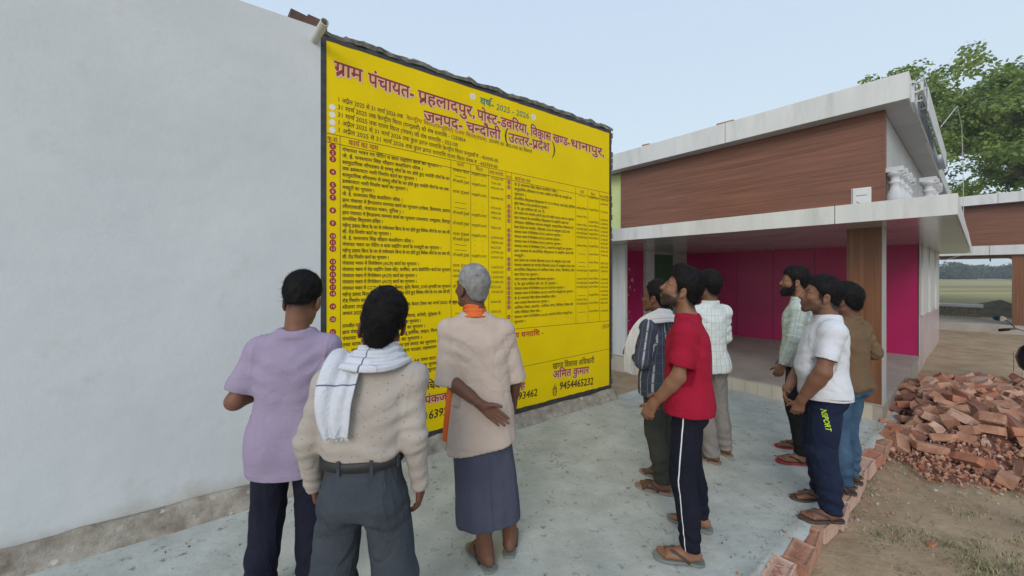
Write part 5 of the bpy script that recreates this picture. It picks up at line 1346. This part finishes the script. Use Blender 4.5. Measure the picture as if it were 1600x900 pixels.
    for i in (0,1):
        e,wr=np.array(arms[i][0],float),np.array(arms[i][1],float); r1=S_.get('sr',.056)
        F.cone(nb+[(-.035,.035)[i],-.004,-.036],sh[i]+[0,0,-.008],.040,.049,.045); F.ball(sh[i]+[(.002,-.002)[i],0,-.014],(.046*w,.049,.047),.045)
        d=(e-sh[i]); ld=np.linalg.norm(d)
        if sl=='short':
            q=sh[i]+d*S_.get('slen',.62); F.cone(sh[i]+[0,0,-.01],q,.049,r1,.045); 
            q2=q+d/ld*.03; F.cone(q,q2,r1,r1*1.01,.01)
            inf.append((i,q2,d/ld,r1)); lim=[(sh[i],q2,q2+d/ld*.1,.09,.10)]
        elif sl=='elbow':
            F.cone(sh[i]+[0,0,-.01],e+d/ld*.02,.052,r1,.03); inf.append((i,e+d/ld*.045,d/ld,r1)); F.cone(e+d/ld*.02,e+d/ld*.045,r1,r1*1.04,.01)
        else:
            q=wr-(wr-e)/np.linalg.norm(wr-e)*S_.get('cuff',.01); F.cone(sh[i]+[0,0,-.01],e,.051,r1*.93,.03); F.cone(e,q,r1*.93,r1*.66,.02)
            F.cone(q-(wr-e)/np.linalg.norm(wr-e)*.05,q,r1*.64,r1*.62,.006); dd=(wr-e)/np.linalg.norm(wr-e); inf.append((i,q+dd*r1*.2,dd,r1*.62))
    # open sleeve ends: flat cut and a hollow
    for (i,pt,dr,r) in inf:
        g=F._sub(pt-.11,pt+.11,0)
        if g is None: continue
        ss,X,Y,Z=g; pl=(X-pt[0])*dr[0]+(Y-pt[1])*dr[1]+(Z-pt[2])*dr[2]; rad=np.sqrt(np.maximum((X-pt[0])**2+(Y-pt[1])**2+(Z-pt[2])**2-pl**2,0)); 
        F.d[ss]=np.where((rad<r*1.5)&(pl>-.02),np.maximum(F.d[ss],pl-.0),F.d[ss])
        F.cone(pt-dr*.03,pt+dr*.03,r*.86,r*.86,.002,'sub')
    if S_.get('tuck') is None:
        tt=trousers or {}; hw=tt.get('hw',1.0); r_=tt.get('r',(.098,.074,.060))
        if tt.get('mat'):
            for i in (0,1):
                F.ball((hips[i][0]*.92,-.038,.492*H),(.074*hw+.014,.088,.099),.05); F.cone(hips[i]+[0,0,.03],hips[i]*.7+knees[i]*.3,r_[0]*.88+.014,r_[0]*.86+.012,.04)
        F.cut((0,0,hem),S_.get('hemn',(0,0,-1)))
    if S_.get('collar'):
        F.loft([(zn-.030,0,nb[1],.078,.074),(zn-.012,0,nb[1]-.004,.069,.069),(zn+.018,0,nb[1]-.006,.062,.064)],.008)
    else: F.loft([(zn-.030,0,nb[1],.080,.074),(zn-.015,0,nb[1]-.004,.069,.067)],.015)
    F.loft([(zn-.02,0,nb[1]-.004,.054*neck,.057),(zn+.05,0,nb[1]-.004,.054*neck,.057)],.003,'sub')
    Ps,Qs=F.mesh(); fa=S_.get('amp',.004)*1.15
    fns=[folds(fa,seed,S_.get('fv',(8,8,2.4)),S_.get('crease',.6))]
    Nn=vnormals(Ps,Qs); dd=fns[0](Ps,Nn)
    if S_.get('tuck'): dd=dd+bunch(hem+.05,.05,70,.004,seed)(Ps,Nn)*(np.abs(Ps[:,0])<.15)
    if sl=='long':
        for i in (0,1):
            e,wr=np.array(arms[i][0]),np.array(arms[i][1]); de=np.linalg.norm(Ps-e,axis=1); al=(Ps-e)@((wr-sh[i])/np.linalg.norm(wr-sh[i])); dd=dd+.003*np.exp(-(de/.085)**2)*np.sin(al*120+2*noise(Ps*18,seed)); 
            dw=np.linalg.norm(Ps-wr,axis=1); dd=dd+.0025*np.exp(-(dw/.07)**2)*np.sin(al*120+3*noise(Ps*15,seed+1))
    for i in (0,1):   # pull lines from the armpit
        ap=sh[i]+np.array([(.03,-.03)[i],-.0,-.10]); da=np.linalg.norm((Ps-ap)*[1,.6,1],axis=1); dd=dd+.0045*np.exp(-(da/.10)**2)*np.sin(((Ps[:,0]-ap[0])*(1,-1)[i]*.5+(Ps[:,2]-ap[2]))*75+2.5*noise(Ps*9,seed+4))
    ag=np.abs(np.abs(Ps[:,0])-.150*w); dd=dd-.0035*np.exp(-(ag/.0045)**2)*(Ps[:,2]>.70*H)*(Ps[:,2]<.86*H)
    if not S_.get('tuck'): dd=dd-.0018*np.exp(-((Ps[:,2]-hem-.022)/.0035)**2)
    em=np.clip(np.abs(Ps[:,2]-hem)/.03,0.25,1) if not S_.get('tuck') else 1
    Ps=Ps+Nn*(dd*em)[:,None]
    if not S_.get('tuck'): Ps[:,2]+=np.where(Ps[:,2]<hem+.02,.008*noise(Ps*[6,6,0],seed+6),0)
    sleeves=[(sh[i],np.array(arms[i][0],float),np.array(arms[i][1],float),.085,.13) for i in (0,1)]
    o=mk(S_.get('name','shirt'),Ps,Qs,S_['mat'],P,{'cuv':cuv(Ps,(0,0),sleeves)})
    out={'P':P,'shirt':o,'T':T,'R':R,'hc':hc,'nb':nb,'sh':sh,'zn':zn,'ft':ft,'hips':hips,'knees':knees,'ankles':ankles,'H':H,'lean':lean}
    # ---------- trousers
    Tt=trousers
    if Tt and Tt.get('mat'):
        zt=Tt.get('top',hem+.05); F=Field((-.36,-.36,-.005),(.36,.38,zt+.03),Tt.get('h',.0066)); r=Tt.get('r',(.098,.074,.060)); bt=Tt.get('bottom',.035)
        hw=Tt.get('hw',1.0)
        F.loft([(.47*H,0,-.006,.125*hw,.095),(.50*H,0,-.008,.150*hw,.112),(.54*H,0,-.004,.150*hw,.110),(.58*H,0,0,.142*hw,.104),(zt,0,0,.140*hw,.100+Tt.get('belly',0))],.02)
        for i in (0,1):
            F.ball((hips[i][0]*.92,-.038,.492*H),(.074*hw,.074,.085),.04)
            an=ankles[i].copy(); an[2]=bt+.02; an[1]-=.004
            F.cone(hips[i]+[0,0,-.03],knees[i],r[0]*.88,r[1],.025); mid=(knees[i]+an)/2+[0,-.012,0]; F.cone(knees[i],mid,r[1],(r[1]+r[2])/2,.02); F.cone(mid,an,(r[1]+r[2])/2,r[2],.02)
        F.cut((0,0,bt),(0,0,-1))
        Pp,Qp=F.mesh(); N=vnormals(Pp,Qp); dd=folds(Tt.get('amp',.004),seed+20,(7,7,3.2),.7)(Pp,N)
        dd+=bunch(bt+.07,.085,85,Tt.get('bunch',.006),seed+1)(Pp,N)+bunch(.275*H,.08,60,.004,seed+2)(Pp,N)*(N[:,1]<.2)+bunch(.455*H,.045,75,.004,seed+5)(Pp,N)
        # gap between the legs stays, crease lines run down front and back
        Pp=Pp+N*dd[:,None]
        legs=[(hips[i],knees[i],ankles[i],.16,.0) for i in (0,1)]
        uv=np.zeros((len(Pp),3)); uv[:,1]=Pp[:,2]
        side=(Pp[:,0]>0).astype(int); cxy=np.zeros((len(Pp),2))
        for i in (0,1):
            zs_=[0,knees[i][2],hz,H]; xs_=[ankles[i][0],knees[i][0],hips[i][0],hips[i][0]]; ys_=[ankles[i][1],knees[i][1],0,0]
            mkk=side==i; cxy[mkk,0]=np.interp(Pp[mkk,2],zs_,xs_); cxy[mkk,1]=np.interp(Pp[mkk,2],zs_,ys_)
        ang=np.arctan2(Pp[:,1]-cxy[:,1],(Pp[:,0]-cxy[:,0])*np.where(side==1,1,-1)); uv[:,0]=ang*.08; uv[:,2]=side
        out['trousers']=mk(Tt.get('name','trousers'),Pp,Qp,Tt['mat'],P,{'cuv':uv})
    if sandals:
        for i in (0,1): sandal(P,(ft[i][0],ft[i][1]),ft[i][2],1 if i else -1,sandals[0],sandals[1],kind=sandals[2] if len(sandals)>2 else 'thong')
    return out
def shift_upper(p,dx,dy,z0=.98,z1=1.40):
    # lean of the upper body, applied to everything the person wears
    seen=set()
    def go(o):
        for c in [q for q in bpy.data.objects if q.parent==o]:
            if c.type=='MESH' and c.data.name not in seen:
                seen.add(c.data.name); n=len(c.data.vertices); a=np.empty(n*3,np.float32); c.data.vertices.foreach_get('co',a); a=a.reshape(-1,3)
                t=np.clip((a[:,2]-z0)/(z1-z0),0,1.15); t=t*t*(3-2*np.minimum(t,1)) if False else t**1.3; a[:,0]+=dx*t; a[:,1]+=dy*t; c.data.vertices.foreach_set('co',a.ravel()); c.data.update()
            go(c)
    go(p['P'])
DN=(0,.15,-1)
M['lavender']=cloth('lavender_cotton',(.29,.24,.35),(.335,.28,.395),weave=.6)
M['beige']=cloth('beige_shirting',(.37,.33,.295),(.43,.39,.35),dots(.048,.044,(.16,.14,.13)),weave=.4)
M['kurta']=cloth('cream_cotton',(.46,.375,.32),(.53,.44,.38),weave=.6)
M['striped']=cloth('striped_shirting',(.040,.048,.070),(.060,.070,.095),chain(stripes(0,.088,.14,(.40,.40,.42),.5,.01),stripes(0,.088,.05,(.14,.16,.22),.5,.04),stripes(1,.07,.10,(.075,.085,.12),.5)))
M['redtee']=cloth('crimson_cotton',(.28,.008,.028),(.35,.012,.038),weave=.6)
M['checkw']=cloth('white_checked_shirting',(.60,.66,.64),(.66,.71,.69),chain(stripes(0,.045,.07,(.28,.33,.36),.6),stripes(1,.06,.05,(.36,.42,.44),.6),stripes(0,.045,.04,(.45,.5,.5),.6,.02)))
M['checkg']=cloth('pale_green_checked_shirting',(.50,.58,.52),(.58,.65,.60),chain(stripes(0,.05,.12,(.36,.44,.43),.6),stripes(1,.05,.12,(.36,.44,.43),.6)))
M['whitetee']=cloth('white_cotton',(.60,.62,.67),(.66,.68,.73),weave=.6)
M['brownshirt']=cloth('brown_shirting',(.125,.08,.045),(.165,.11,.065))
M['navy']=cloth('dark_navy_trouser',(.010,.011,.022),(.016,.017,.032))
M['greytr']=cloth('slate_grey_trouser',(.042,.05,.062),(.062,.072,.088))
M['lungi']=cloth('grey_blue_lungi',(.058,.064,.098),(.080,.086,.125),stripes(1,.035,.06,(.072,.076,.115),.6,-.06),weave=.6)
M['olive_tr']=cloth('olive_trouser',(.035,.037,.03),(.055,.057,.045))
M['navytrack']=cloth('navy_track_trouser',(.008,.009,.018),(.013,.014,.026),stripes(0,10,.0007,(.75,.75,.75),.15,-5.010+.0))
M['grey2']=cloth('pale_grey_trouser',(.20,.185,.175),(.26,.24,.225))
M['navy8']=cloth('ink_blue_track_trouser',(.010,.016,.040),(.016,.024,.055))
M['denim']=cloth('washed_denim',(.022,.055,.105),(.07,.13,.21)); M['black7']=cloth('black_trouser',(.012,.012,.014),(.02,.02,.022))
M['towel']=cloth('white_towel',(.54,.56,.62),(.61,.635,.69),stripes(1,.21,.025,(.12,.14,.22),.3,.045))
M['gamcha']=cloth('white_gamcha',(.58,.57,.56),(.66,.65,.63)); M['orange']=cloth('orange_scarf',(.62,.12,.03),(.72,.18,.05))
M['rubber_br']=mat('brown_rubber',(.055,.04,.032),(.08,.06,.05),rough=.7); M['rubber_gr']=mat('grey_green_rubber',(.14,.16,.145),(.20,.22,.20),rough=.8); M['rubber_bk']=mat('black_rubber',(.02,.02,.02),rough=.6)
M['rubber_red']=mat('red_rubber',(.30,.025,.03),(.38,.04,.045),rough=.6); M['rubber_tan']=mat('tan_rubber',(.22,.15,.11),(.28,.2,.15),rough=.7)
hang=lambda s,z=.80,fx=.0: ((s*.235,-.02+fx*.4,1.04),(s*.225,.05+fx,z),(0,.12,-1),(s*1,0,0),(.5,.55,.6,.65),-1 if s<0 else 1)
# thumb side: for a hanging hand with the back of the hand outwards the thumb points forward
def arm(e,w,d,u,cu,forward):   # forward: rough direction of the thumb
    c_=np.cross(np.array(d,float),np.array(u,float)); return (e,w,d,u,cu,1 if np.dot(c_,forward)>0 else -1)
# --- 1 lavender tee, arms folded in front
p1=person('young man in a lavender T-shirt and dark trousers standing nearest the white wall',(-1.075,1.88),math.radians(12),1.60,M['skin_c'],
  head_y=math.radians(-8),head_p=math.radians(-6),feet=[(-1.20,1.84,math.radians(8)),(-.985,1.90,math.radians(-14))],
  arms=[arm((-.225,-.035,1.01),(-.11,.20,1.05),(.9,.3,.1),(0,1,.2),.7,(0,0,1)),arm((.225,-.03,1.01),(.11,.20,1.04),(-.9,.3,.1),(0,1,.2),.7,(0,0,1))],
  hairkw=dict(thick=.003,top=.020,spike=.005,strands=2200,slen=.034,flow=(-.5,.5,.1),line=[(-.12,-.005),(-.085,-.010),(-.06,-.005),(-.028,.018),(.004,.026),(.034,.032),(.05,.05),(.078,.07),(.12,.078)],fade=.06,
     shape_fn=lambda F,sh,sc:(F.ball(sh(-.008,.03,.112),(.056,.068,.034),.02),F.cone(sh(-.03,.06,.115),sh(-.075,.100,.100),.032,.012,.02),F.cone(sh(.0,.08,.11),sh(-.045,.125,.095),.028,.010,.02))),
  seed=1,shirt=dict(mat=M['lavender'],hem=.655,slen=.70,sr=.064,w=1.04,d=1.02,amp=.0045,name='t_shirt',crease=.35,fv=(5,5,1.6)),
  trousers=dict(mat=M['navy'],r=(.098,.075,.066),bottom=.05,legcore=.04),sandals=(M['rubber_bk'],M['rubber_bk'],'slide'),toe=True)
# --- 2 beige shirt with towel
p2=person('man in dotted beige shirt with a white towel over his left shoulder',(-.560,1.46),math.radians(6),1.545,M['skin_b'],
  head_y=math.radians(6),head_p=math.radians(17),feet=[(-.715,1.44,math.radians(14)),(-.425,1.47,math.radians(-22))],
  arms=[arm((-.188,-.03,.99),(-.190,.03,.815),(.1,.2,-1),(-1,-.2,0),(.5,.55,.6,.65),(0,1,0)),arm((.190,-.03,.99),(.205,.02,.805),(0,.15,-1),(1,-.2,0),(.4,.45,.5,.55),(0,1,0))],
  hairkw=dict(thick=.006,top=.014,spike=.005,strands=2600,slen=.022,flow=(.1,-.3,.1)),seed=2,
  shirt=dict(mat=M['beige'],hem=.912,tuck=True,sleeve='long',sr=.050,w=1.0,d=1.0,amp=.0038,crease=.5,collar=True,cuff=-.025,h=.0058),
  trousers=dict(mat=M['greytr'],r=(.096,.082,.080),top=.935,bottom=.04,hw=.94,amp=.005,legcore=.045),sandals=(M['rubber_bk'],M['rubber_bk']))
# belt and loops
def belt(p,z,a,b,m,loops=True):
    n=48; vs=[]
    for (dz,ex) in ((-.018,.0),(-.016,.006),(.016,.006),(.018,.0)):
        for k in range(n): t=2*math.pi*k/n; cx=math.copysign(abs(math.cos(t))**.9,math.cos(t)); sy=math.copysign(abs(math.sin(t))**.9,math.sin(t)); vs.append(((a+ex)*cx,(b+ex)*sy,z+dz))
    mb=MB(); mb.add(vs,[(j*n+k,j*n+(k+1)%n,(j+1)*n+(k+1)%n,(j+1)*n+k) for j in range(3) for k in range(n)]); o=mb.build('belt',m,p['P'],smooth=True)
    if loops:
        for t in (-1.95,-1.2,-2.7,-.45):
            x,y=(a+.009)*math.cos(t),(b+.009)*math.sin(t); q=MB(); q.box((-.006,-.003,-.026),(.006,.003,.026)); l=q.build('belt_loop',M['greytr'],o,loc=(x,y,z),rot=(0,0,t+math.pi/2))
belt(p2,.920,.143,.106,M['rubber_bk'])
nb=p2['nb']; zz=nb[2]
# towel: round the back of the neck and down the back from the left shoulder
ribbon('towel',[(.080,.11,zz-.10),(.098,.055,zz-.01),(.100,-.02,zz+.022),(.060,-.080,zz+.016),(-.005,-.098,zz+.016),(-.080,-.080,zz+.020)],[(-.1,-.3,1),(-.55,-.1,.8),(-.6,.1,.7),(-.4,.5,.7),(.0,.65,.7),(.4,.6,.6)],[.07,.08,.10,.105,.105,.10],M['towel'],p2['P'],nf=3,fa=.010,seed=3,nu=26,sub=7)
def towel_hang():
    # wide cloth lying over the shoulder, then hanging down the back
    P_=p2['P']; path=[(-.085,.11,zz-.12),(-.090,.055,zz-.025),(-.092,-.01,zz+.026),(-.094,-.078,zz-.005),(-.090,-.125,zz-.075),(-.084,-.140,zz-.135),(-.074,-.142,zz-.190),(-.062,-.138,zz-.245)]
    return ribbon('towel',path,[(1,0,0)]*8,[.10,.11,.12,.13,.130,.120,.108,.085],M['towel'],P_,nf=2.5,fa=.010,seed=8,nu=30,sub=6,fringe=.012)
towel_hang()
shift_upper(p2,.07,0)
shift_upper(p1,.04,0)
# --- 3 old man
p3=person('elderly grey-haired man in cream kurta and blue lungi, one hand behind his back',(-.165,2.17),math.radians(6),1.655,M['skin_b'],
  head_y=math.radians(38),head_p=math.radians(10),head_off=(-.005,-.01),feet=[(-.145,2.13,math.radians(36)),(-.012,2.25,math.radians(-4))],
  arms=[((-.190,-.06,1.04),(-.015,-.165,.925),(.80,-.05,-.60),(0,1,0),(.10,.14,.18,.22),1),arm((.185,.02,1.04),(.18,.09,.83),(0,.2,-1),(1,0,0),.6,(0,1,0))],
  hairkw=dict(thick=.007,top=.006,spike=.005,strands=2400,slen=.016,flow=(0,-.5,-.2),line=[(-.12,-.045),(-.085,-.048),(-.06,-.04),(-.035,-.015),(-.028,.012),(.004,.022),(.034,.03),(.050,.058),(.078,.085),(.12,.095)]),hairm=M['hair_grey'],seed=4,
  shirt=dict(mat=M['kurta'],hem=.655,hemn=(.2,.0,-1),sleeve='elbow',sr=.060,w=1.0,d=1.0,amp=.0055,crease=.35,name='kurta',armr=(.044,.037,.032,.024),fv=(6,6,1.8),
     secs=[(.60,0,0,.196,.150),(.70,0,0,.188,.146),(.80,0,0,.178,.138),(.95,0,0,.160,.124),(1.10,0,-.005,.154,.116),(1.20,0,-.01,.156,.113),(1.26,0,-.012,.150,.103),(1.315,0,-.014,.122,.078),(1.355,0,-.014,.086,.066),(1.385,0,-.012,.067,.06)]),
  trousers=dict(mat=None,legcore=.038,calf=True),sandals=(M['rubber_gr'],M['rubber_bk']))
def lungi():
    F=Field((-.30,-.28,.20),(.30,.30,.98),.0066)
    F.loft([(.20,.03,.01,.178,.150),(.26,.03,.01,.182,.150),(.45,.02,.01,.174,.145),(.65,0,.0,.165,.132),(.76,0,0,.158,.118),(.82,0,0,.120,.09)],.01,p=2.4)
    F.cut((0,0,.232),(.05,0,-1)); F.loft([(.15,.03,.01,.162,.135),(.27,.03,.01,.162,.135)],.004,'sub')
    P,Q=F.mesh(); N=vnormals(P,Q); th=np.arctan2(P[:,0],-P[:,1])
    d=.0022*np.sin(th*7+3*noise(P*[3,3,1.2],5)+P[:,2]*2)*np.clip((.95-P[:,2])/.3,0,1)+folds(.004,9,(6,6,1.5),.5)(P,N)
    # overlapping edge running down the back
    d+=.010*np.clip(((th-.15)-(.8-P[:,2])*.35)/.05,0,1)*np.clip((1.2-(th-.15))/.5,0,1)
    P=P+N*d[:,None]; uv=np.stack([th*.16,P[:,2],0*th],1); mk('lungi',P,Q,M['lungi'],p3['P'],{'cuv':uv})
lungi()
nb=p3['nb']; zz=nb[2]
ribbon('scarf',[(-.10,.16,zz-.42),(-.095,.14,zz-.24),(-.085,.10,zz-.10),(-.070,.02,zz+.0),(-.048,-.050,zz+.026),(0,-.074,zz+.030),(.048,-.050,zz+.026),(.068,.02,zz+.005),(.05,.07,zz-.04)],[(1,.2,0),(1,.2,0),(.6,.1,.5),(.4,0,1),(.3,.35,1),(0,.5,1),(-.3,.35,1),(-.3,0,1),(-.3,.2,1)],[.07,.07,.075,.075,.080,.085,.080,.07,.06],M['orange'],p3['P'],nf=3,fa=.006,seed=5,nu=20,sub=6)
ribbon('scarf',[(-.165,.10,zz-.33),(-.185,.085,zz-.45),(-.195,.07,zz-.56),(-.205,.06,zz-.66),(-.21,.06,zz-.73)],[(.5,-.8,0)]*5,[.05,.06,.065,.06,.045],M['orange'],p3['P'],nf=2,fa=.008,seed=6,nu=14,sub=6)
shift_upper(p3,-.045,0)
# --- 4 striped shirt with gamcha
p4=person('man in dark striped shirt and spectacles with a white cloth round his shoulders',(1.125,2.93),math.radians(38),1.555,M['skin_b'],
  head_y=math.radians(8),head_p=math.radians(8),feet=[(1.10,2.84,math.radians(62)),(1.18,3.02,math.radians(45))],lean=.02,
  arms=[arm((-.215,.01,.975),(-.13,.19,.98),(.5,.8,.2),(-1,0,.3),.6,(0,0,1)),arm((.215,.01,.975),(.13,.19,.98),(-.5,.8,.2),(1,0,.3),.6,(0,0,1))],
  hairkw=dict(thick=.008,top=.008,spike=.006,strands=1200,slen=.024,bald=((0,-.055,.14),(.035,.035,.02))),seed=6,body_h=.0056,
  shirt=dict(mat=M['striped'],hem=.70,sleeve='long',sr=.062,cuff=.12,w=1.0,d=1.02,amp=.005,h=.0068),
  trousers=dict(mat=M['olive_tr'],r=(.092,.072,.060),bottom=.07,legcore=.04,h=.0075),sandals=(M['rubber_tan'],M['rubber_br'],'cross'))
nb=p4['nb']; zz=nb[2]
ribbon('shoulder_cloth',[(-.15,.17,zz-.46),(-.185,.15,zz-.34),(-.195,.13,zz-.2),(-.170,.075,zz-.075),(-.13,-.01,zz-.01),(-.08,-.075,zz+.005),(0,-.10,zz+.0),(.08,-.075,zz-.005),(.13,.0,zz-.03),(.12,.08,zz-.10)],[(.3,1,0),(.3,1,0),(.4,.9,.2),(.6,.6,.5),(.6,-.1,.8),(.4,.65,.8),(0,.8,.75),(-.4,.65,.8),(-.6,0,.7),(-.5,.5,.6)],[.11,.12,.12,.12,.12,.12,.12,.11,.10,.10],M['gamcha'],p4['P'],nf=4,fa=.008,seed=7,nu=24,sub=6,fringe=.03)
def specs(p):
    T=p['T']; mb=MB()
    for s in (-1,1):
        pts=[T(s*(.032+.021*math.cos(a)),.098,.004+.016*math.sin(a)) for a in [i*math.pi/6 for i in range(13)]]; mb.tube(pts,.0014,6)
        mb.tube([T(s*.053,.096,.01),T(s*.078,.04,.012),T(s*.082,-.01,.008)],.0013,6)
    mb.tube([T(-.011,.100,.008),T(.011,.100,.008)],.0013,6); mb.build('spectacles',M['rubber_bk'],p['P'],smooth=True)
specs(p4)
# --- 5 crimson tee
p5=person('man in a crimson T-shirt and navy track trousers with white piping looking up',(1.045,2.29),math.radians(60),1.64,M['skin_a'],
  head_y=math.radians(10),head_p=math.radians(21),head_off=(0,.01),feet=[(.985,2.15,math.radians(76)),(1.18,2.44,math.radians(54))],lean=-.012,
  arms=[arm((-.205,.03,1.035),(-.175,.165,.855),(.15,.45,-.85),(-1,.2,0),(.8,.85,.9,.95),(0,.6,.6)),arm((.205,.03,1.035),(.07,.15,.85),(-.5,.6,-.6),(1,.3,0),(.8,.85,.9,.95),(0,.6,.6))],
  hairkw=dict(thick=.007,top=.016,spike=.005,strands=2600,slen=.026,flow=(0,-.5,.1),fade=.03,shape_fn=lambda F,sh,sc:(F.ball(sh(0,.045,.12),(.055,.050,.034),.02),F.ball(sh(0,-.045,.10),(.062,.065,.045),.02))),seed=8,beard=1.0,
  shirt=dict(mat=M['redtee'],hem=.80,slen=.66,sr=.062,w=1.0,d=1.08,amp=.004,crease=.35,belly=.012,name='t_shirt',armr=(.041,.034,.031,.024),fv=(5,5,1.8)),
  trousers=dict(mat=M['navytrack'],r=(.090,.068,.054),bottom=.075,legcore=.036,bunch=.004),sandals=(M['rubber_gr'],M['rubber_br']),neck=1.0)
shift_upper(p5,0,.035)
# --- 6 white check shirt
p6=person('man in untucked white checked shirt and light grey trousers, seen from behind',(1.71,3.36),math.radians(12),1.63,M['skin_b'],
  head_y=math.radians(16),head_p=math.radians(10),feet=[(1.70,3.30,math.radians(42)),(1.885,3.44,math.radians(22))],
  arms=[arm((-.182,.03,1.04),(-.10,.20,.98),(.8,.4,0),(0,1,.2),.6,(0,0,1)),arm((.182,.03,1.04),(.10,.20,.98),(-.8,.4,0),(0,1,.2),.6,(0,0,1))],
  hairkw=dict(thick=.007,top=.014,spike=.005,strands=1200,slen=.022),seed=10,body_h=.0058,
  shirt=dict(mat=M['checkw'],hem=.765,sleeve='long',sr=.060,w=.84,d=.98,amp=.005,collar=True,h=.0070),
  trousers=dict(mat=M['grey2'],r=(.088,.072,.064),bottom=.05,legcore=.04,h=.0078,bunch=.005,hw=.95),sandals=(M['rubber_tan'],M['rubber_br']))
# --- 7 bearded man
p7=person('bearded man in a pale green checked shirt and black trousers wearing red sandals',(2.52,3.42),math.radians(56),1.665,M['skin_a'],
  head_y=math.radians(4),head_p=math.radians(3),feet=[(2.44,3.27,math.radians(80)),(2.62,3.54,math.radians(72))],
  arms=[arm((-.205,.03,1.06),(-.20,.11,.825),(.05,.35,-1),(-1,0,0),(.9,.95,1.0,1.0),(0,1,0)),arm((.205,.02,1.06),(.20,.08,.83),(0,.2,-1),(1,0,0),.8,(0,1,0))],
  hairkw=dict(thick=.007,top=.014,spike=.005,strands=1200,slen=.022),seed=12,beard=1.0,body_h=.0056,
  shirt=dict(mat=M['checkg'],hem=.80,sleeve='long',sr=.060,cuff=.03,w=.97,d=1.0,amp=.005,collar=True,h=.0070),
  trousers=dict(mat=M['black7'],r=(.088,.066,.052),bottom=.07,legcore=.036,h=.0078),sandals=(M['rubber_red'],M['rubber_bk']))
def beard_mesh(p,m):
    R,hc=p['R'],p['hc']; F=Field((-.09,-.03,-.15),(.09,.13,.03),.0045)
    F.ball((0,.045,-.075),(.050,.055,.050),.01); F.ball((0,.075,-.105),(.030,.030,.026),.02)
    for s in (-1,1): F.cone((s*.060,.010,-.005),(s*.056,.02,-.06),.010,.020,.02); F.cone((s*.056,.02,-.06),(s*.02,.078,-.10),.019,.020,.02); F.cone((s*.004,.099,-.046),(s*.026,.088,-.058),.0055,.006,.006); F.cone((s*.026,.088,-.058),(s*.026,.082,-.08),.006,.010,.008)
    F.ball((0,.10,-.061),(.021,.02,.009),.004,'sub'); F.ball((0,.10,-.03),(.034,.04,.012),.006,'sub'); F.ball((0,.0,.00),(.056,.07,.07),.01,'sub')
    P,Q=F.mesh(); N=vnormals(P,Q); P=P+N*(.004*noise(P*130,4))[:,None]; mk('beard',P@R.T+hc,Q,m,p['P'])
beard_mesh(p7,M['hair_black'])
def watch(p,i,w,e,m):
    w=Vector(w); e=Vector(e); d=(w-e).normalized(); mb=MB(); mb.tube([w-d*.012,w+d*.010],.034,16); mb.build('wristwatch',m,p['P'],smooth=True)
watch(p7,0,(-.200,.107,.835),(-.205,.03,1.06),M['metal'])
# --- 8 white tee
p8=person('stocky man in tight white T-shirt and dark blue track trousers with neon lettering',(2.10,2.61),math.radians(63),1.585,M['skin_c'],z0=.006,
  head_y=math.radians(4),head_p=math.radians(12),head_off=(0,.015),feet=[(2.055,2.50,math.radians(86)),(2.165,2.72,math.radians(80))],lean=-.01,hs=1.04,
  arms=[arm((-.225,.05,.975),(-.175,.15,.775),(.2,.2,-1),(-1,.1,0),(.8,.85,.9,.95),(0,1,0)),arm((.225,.05,.975),(.02,.20,.785),(-.8,.25,-.5),(.3,1,0),(.6,.65,.7,.7),(0,0,1))],
  hairkw=dict(thick=.006,top=.010,spike=.004,strands=2000,slen=.022,fade=.02),seed=14,beard=.55,
  shirt=dict(mat=M['whitetee'],hem=.775,slen=.62,sr=.062,w=1.05,d=1.08,amp=.0045,belly=.045,crease=.6,name='t_shirt',armr=(.050,.043,.039,.028),fv=(4,4,9)),
  trousers=dict(mat=M['navy8'],r=(.104,.078,.062),bottom=.06,legcore=.042,belly=.03,hw=1.06,bunch=.006),sandals=(M['rubber_br'],M['rubber_br']),neck=1.12)
def leg_print(p,words,z_top,height,length,m):
    bvh=BVHTree.FromPolygons([v.co[:] for v in p['trousers'].data.vertices],[tuple(q.vertices) for q in p['trousers'].data.polygons])
    v,f=_np(_txt(words,.012)); v=v-[v[:,0].min(),v[:,1].min()]; sx=length/v[:,0].max(); sy=height/v[:,1].max()
    vs=[]; 
    for a,b in v:
        y=.052-b*sy; z=z_top-a*sx; o=Vector((-.5,y-.02*(z_top-z)/.1,z)); h=bvh.ray_cast(o,Vector((1,0,0)))
        vs.append(h[0]+Vector((-.0016,0,0)) if h[0] else o+Vector((.35,0,0)))
    mb=MB(); mb.add(vs,[q[::-1] for q in f]); return mb.build('neon_lettering',m,p['trousers'])
M['neon']=mat('neon_print',(.55,.80,.02),rough=.5)
leg_print(p8,'NSPORT',.728,.031,.130,M['neon'])
# --- 9 brown shirt
p9=person('man in brown shirt and blue jeans with bent elbow beside the wood pillar',(2.52,2.91),math.radians(22),1.525,M['skin_b'],z0=.004,
  head_y=math.radians(8),head_p=math.radians(2),feet=[(2.42,2.83,math.radians(62)),(2.60,2.98,math.radians(40))],
  arms=[arm((-.205,.0,.98),(-.10,.18,.91),(.7,.4,-.2),(0,1,.2),.6,(0,0,1)),arm((.225,-.055,1.0),(.10,.14,.91),(-.8,.4,-.2),(0,1,.2),.6,(0,0,1))],
  hairkw=dict(thick=.009,top=.016,spike=.005,strands=1600,slen=.022),seed=16,body_h=.0056,
  shirt=dict(mat=M['brownshirt'],hem=.745,sleeve='long',sr=.057,w=.96,d=1.0,amp=.006,crease=.8,collar=True,h=.0068),
  trousers=dict(mat=M['denim'],r=(.086,.066,.056),bottom=.06,legcore=.036,h=.0072,amp=.005,bunch=.007),sandals=(M['rubber_br'],M['rubber_br'],'slide'))
